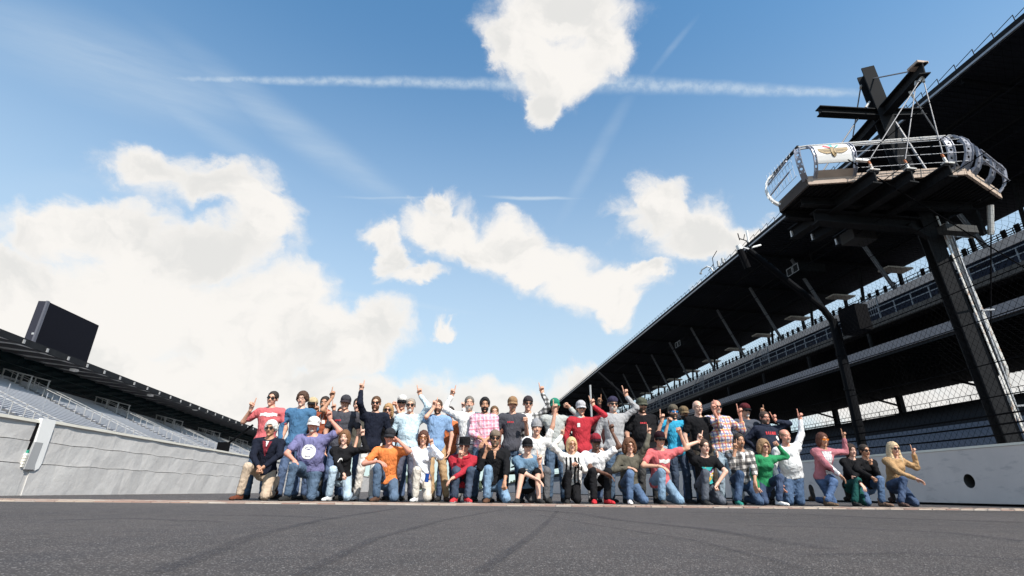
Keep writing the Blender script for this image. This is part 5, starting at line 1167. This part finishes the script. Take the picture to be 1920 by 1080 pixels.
person('man in red hoodie, black brimmed hat and red shoes, squatting, finger raised', (871, 837), 'squat', H=1.74, skin='light', shirt=(.42, .012, .03), sleeve='long', pants=JD, hair='short', cap='hat', capc=BLK, eyes='sun', lens=(.25, .08, .08), foot=[(852, 939), (876, 939)], knee=[(850, 899), (884, 903)], larm=((863, 860), (855, 885), -.25), lhand='point', rarm=((848, 898), (895, 895), -.35), rhand='relax', shoes=(.55, .02, .03), sole=(.75, .75, .75), hood=True,
       deco=[('chest_print', .0, .12, -.26, -.17, PW_, lambda a, b: abs((a*.5+.2)-b) < .12 and int(a*13) % 2 == 0, .005)])
person('bearded man in black henley and backward camo cap, kneeling', (928, 823), 'kneel', skin='tan', shirt=BLK, sleeve='push', pants=(.10, .19, .30), cap='cap', capc=(.20, .15, .11), capback=True, hair='short', beard=1, bc=(.14, .10, .07), eyes='sun', smile=0, up='l', foot=(913, 938), knee=(911, 900), kneel=(949, 934), larm=((911, 848), (902, 868), -.2), lhand='fist', rarm=((946, 908), (960, 880), -.35), rhand='fist', shoes=(.12, .055, .03), w=1.1,
       deco=[('neckline', -.025, .025, -.16, -.02, skin_m('tan'), vneck(1.), .004)])
person('smiling man in charcoal tee with red chest print and tan cap', (961, 759), y=.0, skin='light', shirt=CH, pants=JE, cap='cap', capc=(.30, .17, .08), hair='short', hc=(.12, .07, .03), beard=0, bc=(.2, .11, .06), w=1.06, larm='down', rarm=((986, 792), (991, 818), -.2), rhand='fist', deco=[small_red(-.05)])
person('man in backward cap, white tee and black-white flannel, arm high', (990, 758), y=.3, skin='light', shirt='bwplaid', sleeve='long', cap='cap', capc=(.05, .04, .045), capback=True, hair='short', hc=(.08, .04, .02), eyes='sun', rarm=((1017, 738), (1018, 768), -.05), rhand='point', deco=[('undershirt', -.08, .08, -.5, -.03, PW_, lambda a, b: abs(a-.45) < .42, .006)])
person('man in grey beanie and white tee, kneeling behind the blue tee, arm reaching up', (1006, 803), 'kneel', y=.30, skin='light', shirt=(.78, .77, .75), pants=(.12, .12, .13), jean=False, cap='beanie', capc=(.28, .28, .29), hair='short', hc=(.1, .05, .03), up='r', foot=(1024, 938), knee=(1030, 900), kneel=(1000, 935), rarm=((1041, 770), (1040, 806), -.1), rhand='point', larm='down', w=1.02)
person('pale man in black cap, glasses, faded blue tee and black shorts, squatting', (989, 838), 'squat', H=1.74, skin='fair', shirt=(.12, .22, .33), pants=BLK, jean=False, shorts=True, cap='cap', capc=BLK, hair='short', eyes='glasses', foot=[(970, 939), (1010, 939)], knee=[(974, 902), (1019, 903)], larm=((1003, 897), (967, 895), -.35), lhand='relax', rarm=((1012, 868), (1015, 890), -.3), rhand='point', deco=[('print', -.05, .0, -.30, -.17, PW_, lambda a, b: hsh(int(a*4), int(b*9)) > .4, .005)])
person('man in green cap and pale grey polo, face behind a raised hand', (1040, 762), y=.2, skin='light', shirt=(.42, .44, .42), sleeve='long', pants=JE, cap='cap', capc=(.01, .22, .14), hair='short', hc=(.1, .06, .03), rarm=((1069, 765), (1077, 784), -.1), rhand='fist', larm='back', w=1.08)
person('man in red zip jacket and pale cap with white chest badge', (1089, 766), y=.1, skin='light', shirt=(.45, .015, .03), sleeve='long', pants=(.6, .58, .56), jean=False, cap='cap', capc=(.45, .44, .46), hair='short', hc=(.1, .06, .03), eyes='sun', lens=(.02, .05, .05), rarm=((1113, 762), (1124, 785), -.1), rhand='point', larm='down', w=1.08, collar=(.45, .015, .03), deco=[('badge', -.10, -.05, -.20, -.13, PW_, None, .006)])
person('blonde woman in black and white jacket and black trousers, kneeling, white sleeve up', (1072, 834), 'kneel', fem=1, H=1.6, skin='light', shirt=(.74, .72, .68), sleeve='long', pants=BLK, jean=False, hair='bob', hc=(.62, .42, .22), eyes='sun', lens=(.22, .10, .05), up='l', foot=(1064, 939), knee=(1062, 907), kneel=(1083, 935), larm=((1053, 818), (1052, 850), -.05), lhand='point', rarm=((1082, 872), (1098, 885), -.3), rhand='fist',
       deco=[('jacket_front', -.13, .13, -.52, -.05, cloth(BLK), lambda a, b: .08 < abs(a-.5) < .26 or abs(a-.5) > .42, .006)])
person('dark-skinned man in white polo, red and black cap and glossy red shoes, squatting', (1117, 829), 'squat', H=1.76, skin='dark', shirt=(.78, .77, .78), pants=BLK, jean=False, cap='cap', capc=(.28, .015, .03), visc=(.03, .01, .015), hair='buzz', eyes='sun', foot=[(1114, 940), (1139, 940)], knee=[(1110, 897), (1150, 899)], rarm=((1148, 810), (1145, 838), -.1), rhand='point', larm=((1134, 888), (1105, 880), -.35), lhand='relax', shoes=(.60, .01, .02), sole=(.1, .01, .01), collar=(.78, .77, .78), w=1.04)
person('grey-bearded man in heather grey polo and navy cap, arm high', (1149, 759), y=.0, skin='light', shirt=(.36, .36, .37), sleeve='long', pants=JE, cap='cap', capc=(.04, .035, .07), capback=True, hair='short', hc=(.2, .16, .13), beard=1, bc=(.45, .41, .37), eyes='sun', smile=0, rarm=((1175, 744), (1187, 768), -.08), rhand='point', larm='down', w=1.12, collar=(.2, .2, .2))
person('woman with curly brown hair in olive sweatshirt and white socks, kneeling', (1180, 837), 'kneel', fem=1, H=1.66, skin='light', shirt=(.11, .10, .075), sleeve='long', pants=(.04, .085, .17), hair='curly', hc=(.14, .06, .03), eyes='sun', lens=(.12, .05, .03), up='l', foot=(1181, 940), knee=(1183, 897), kneel=(1207, 936), larm='knee', rarm=((1217, 815), (1207, 838), -.08), rhand='point', shoes=(.75, .74, .74), w=1.1)
person('big bearded man in camo cap and black tee with red chest print', (1203, 761), y=.1, skin='light', w=1.3, belly=.06, shirt=BLK, pants=(.06, .06, .06), jean=False, cap='cap', capc=(.08, .085, .06), hair='buzz', beard=1, bc=(.09, .06, .04), eyes='sun', smile=0, larm='down', rarm=((1241, 790), (1236, 818), -.12), rhand='point', deco=[small_red(-.04)])
person('bearded man in turquoise tee with mirrored blue sunglasses', (1262, 773), y=.35, skin='light', shirt=(.005, .33, .55), pants=JD, cap='cap', capc=(.12, .10, .07), capback=True, hair='short', beard=1, bc=(.06, .03, .015), eyes='sun', lens=(.03, .15, .35), larm=((1252, 795), (1246, 818), -.15), lhand='fist', rarm='down')
person('dark-bearded man in tan cap, behind the turquoise tee', (1282, 776), y=.65, skin='tan', shirt=BLK, cap='cap', capc=(.18, .12, .06), hair='short', beard=1, bc=(.02, .015, .012), smile=0)
person('bald man with glasses in plain black tee and brown trousers', (1308, 765), y=.05, skin='fair', shirt=BLK, pants=(.07, .058, .045), jean=False, hair=None, eyes='glasses', w=1.05)
person('man in coral tee with white block print and black cap, kneeling, arm up', (1237, 825), 'kneel', skin='light', shirt=coral, pants=(.11, .20, .30), cap='cap', capc=(.03, .01, .012), visc=BLK, hair='short', hc=(.1, .05, .03), eyes='sun', up='l', foot=(1242, 942), knee=(1238, 893), kneel=(1275, 937), rarm=((1276, 814), (1286, 838), -.12), rhand='fist', larm='knee', lhand='relax', w=1.04, hem=.06, deco=[('chest_print', -.06, .15, -.22, -.14, PW_, block_print, .005)])
person('man in red, blue and yellow plaid shirt with both hands up', (1343, 764), y=.1, skin='red', shirt='multiplaid', sleeve='push', pants=JL, hair='bald', hc=(.2, .13, .09), eyes='sun', beard=0, bc=(.4, .32, .26), w=1.3, belly=.06, larm=((1339, 772), (1347, 798), -.3), lhand='point', rarm=((1388, 779), (1394, 803), -.1), rhand='point', collar='multiplaid')
def art(lo, hi): return lambda a, b: lo <= ((b+.18*sin(a*5)+.25*hsh(int(a*7), int(b*9))) % 1) < hi
person('young man with glasses in black tee with bright colour artwork, kneeling', (1320, 838), 'kneel', skin='fair', shirt=BLK, pants=(.05, .06, .08), hair='short', hc=(.05, .03, .02), eyes='glasses', smile=0, up='l', foot=(1323, 944), knee=(1318, 902), kneel=(1350, 940), larm=((1310, 828), (1297, 850), -.08), lhand='point', rarm=((1346, 906), (1350, 880), -.25), rhand='fist', turn=6,
       deco=[('artwork_teal', -.10, .12, -.44, -.16, PCY, art(0, .34), .005), ('artwork_yellow', -.10, .12, -.44, -.16, PY, art(.34, .52), .005), ('artwork_white', -.10, .12, -.44, -.16, PW_, art(.52, .66), .005), ('artwork_orange', -.10, .12, -.44, -.16, PO, art(.66, .76), .005), ('artwork_purple', -.10, .12, -.44, -.16, PP, art(.76, .86), .005)])
person('man in red and black cap and slate grey sweatshirt, behind the plaid arm', (1397, 771), y=.5, skin='light', shirt=(.075, .085, .11), sleeve='long', cap='cap', capc=(.10, .015, .02), visc=BLK, hair='short', beard=0, bc=(.6, .58, .55), eyes='sun', smile=0, w=1.15)
person('bearded man with glasses in navy hoodie with red lettering, elbow out', (1434, 784), y=.2, skin='red', shirt=(.022, .028, .050), sleeve='long', hair='short', hc=(.06, .035, .025), beard=1, bc=(.13, .09, .07), eyes='glasses', smile=0, w=1.3, belly=.05, rarm=((1455, 790), (1472, 800), -.1), rhand='point', larm='back', hood=True,
       deco=[('chest_print', -.10, .12, -.19, -.13, PR, lambda a, b: int(a*16) % 3 != 2, .005), ('badge', .09, .16, -.30, -.21, PW_, lambda a, b: (a-.5)**2+(b-.5)**2 < .25, .008)])
person('dark-haired man in cream and black check shirt and green shoes, kneeling', (1386, 827), 'kneel', skin='tan', shirt='buffalo', sleeve='push', pants=(.02, .05, .11), hair='short', hc=(.03, .02, .015), beard=0, bc=(.1, .06, .04), up='l', foot=(1384, 943), knee=(1377, 898), kneel=(1425, 940), larm=((1378, 846), (1370, 868), -.2), lhand='point', rarm=((1416, 905), (1424, 880), -.3), rhand='relax', shoes=(.01, .20, .16), sole=(.75, .75, .72), w=1.06, collar='buffalo', deco=[('undershirt', -.04, .04, -.17, -.03, PW_, vneck(1.), .006)])
person('woman with curly blond hair and sunglasses in bright green sweater, kneeling', (1432, 838), 'kneel', fem=1, H=1.62, skin='light', shirt=(.01, .24, .085), sleeve='long', pants=(.02, .04, .09), hair='curly', hc=(.28, .17, .09), eyes='sun', lens=(.06, .02, .02), up='r', foot=(1461, 942), knee=(1468, 902), kneel=(1438, 941), rarm=((1459, 836), (1466, 852), -.1), rhand='fist', larm='down', shoes=(.75, .74, .72))
person('balding man with goatee in white long-sleeve shirt, kneeling upright, arm high', (1472, 819), 'kneel2', y=.15, skin='red', w=1.2, belly=.05, shirt=(.70, .71, .72), sleeve='long', pants=(.035, .09, .17), hair='bald', hc=(.25, .15, .09), beard=0, bc=(.35, .25, .2), kneel=[(1484, 941), (1514, 941)], rarm=((1501, 788), (1504, 812), -.02), rhand='point', larm='down', lean=.10)
person('woman with auburn hair in pink cardigan over flowered top, kneeling', (1542, 825), 'kneel', y=.0, fem=1, H=1.66, skin='tan', shirt=(.46, .15, .18), sleeve='long', pants=(.035, .08, .18), hair='bob', hc=(.10, .035, .02), eyes='sun', lens=(.55, .16, .02), up='r', foot=(1552, 942), knee=(1570, 903), kneel=(1580, 941), rarm=((1583, 822), (1588, 843), -.08), rhand='point', larm=((1583, 899), (1548, 880), -.35), lhand='relax', shoes=(.16, .10, .06), w=1.1, deco=[('blouse', -.10, .10, -.50, -.04, PLAIDS['floral'], lambda a, b: abs(a-.5) < .22+.28*b, .006)])
person('dark-haired woman in black sweater and teal trousers, squatting between pink and black', (1595, 845), 'kneel', y=.12, fem=1, H=1.62, skin='fair', shirt=BLK, sleeve='long', pants=(.01, .085, .075), jean=False, hair='bob', hc=(.05, .025, .015), up='l', foot=(1603, 942), knee=(1606, 905), kneel=(1628, 941), larm=((1613, 906), (1585, 890), -.35), rarm='knee', rhand='fist', w=1.08, smile=1)
person('dark-haired woman in sunglasses and black sweater holding a hand to her mouth', (1621, 846), 'kneel', y=.05, fem=1, H=1.62, skin='tan', shirt=BLK, sleeve='long', pants=(.04, .09, .17), hair='short', hc=(.03, .018, .015), eyes='sun', smile=0, up='r', foot=(1655, 945), knee=(1647, 907), kneel=(1632, 942), larm=((1633, 894), (1605, 880), -.3), lhand='fist', rarm=((1634, 872), (1646, 890), -.25), rhand='point', shoes=(.2, .12, .08), w=1.06)
person('blonde woman with long hair in tan sweater and dark jeans, kneeling at the far right', (1675, 842), 'kneel', fem=1, H=1.68, skin='light', shirt=(.46, .27, .115), sleeve='long', pants=(.025, .05, .11), hair='long', hc=(.62, .46, .28), eyes='sun', up='l', foot=(1690, 943), knee=(1693, 903), kneel=(1718, 941), rarm=((1714, 852), (1727, 873), -.1), rhand='point', larm=((1715, 897), (1665, 885), -.3), lhand='relax', turn=-4, shoes=(.1, .06, .05), w=1.05)
# the blue can in the kneeling woman's hand
k = MB(); p = wb['arms']['l'][2]+Vector((0, -.06, -.06)); k.tube([p+Vector((0, 0, -.07)), p+Vector((.01, -.01, .06))], .033, 14); o = k.build('can', mat('blue_can', (.02, .08, .35), .3, .4), org=tuple(p)); tag(o, 'small blue can held by the kneeling woman in the white shirt', 'can')
k = MB(); a = atY(1110, 800, 10.9); b = atY(1106.5, 722, 10.9); k.tube([(a[0], 10.9, .0), (b[0]+.0, 10.9, b[2])], .022, 6); o = k.build('pole', M_grey, org=(float(a[0]), 10.9, 0)); tag(o, 'thin pale pole standing upright behind the man in the red jacket', 'pole')

# people almost wholly hidden behind the second row; only a raised hand or the top of a head shows
person('hidden person in dark sleeve behind the charcoal tee, hand pointing up beside black cap', (640, 775), y=.9, skin='light', shirt=BLK, sleeve='long', hair='short', rarm=((626, 770), (628, 800), -.1), rhand='point')
person('hidden person behind the grey-haired man, hand raised beside his ear', (868, 785), y=.9, skin='fair', shirt=(.7, .7, .7), sleeve='long', hair='short', larm=((869, 766), (866, 795), -.1), lhand='fist')
person('hidden dark-skinned person behind the red jacket, tanned hand pointing up', (1128, 785), y=.8, skin='brown', shirt=(.05, .02, .02), sleeve='long', hair='short', larm=((1124, 758), (1126, 785), -.1), lhand='point')
person('hidden person behind the navy hoodie, pointing hand just above his hair', (1428, 800), y=.8, skin='tan', shirt=BLK, sleeve='long', hair='short', larm=((1429, 776), (1431, 800), -.1), lhand='point')
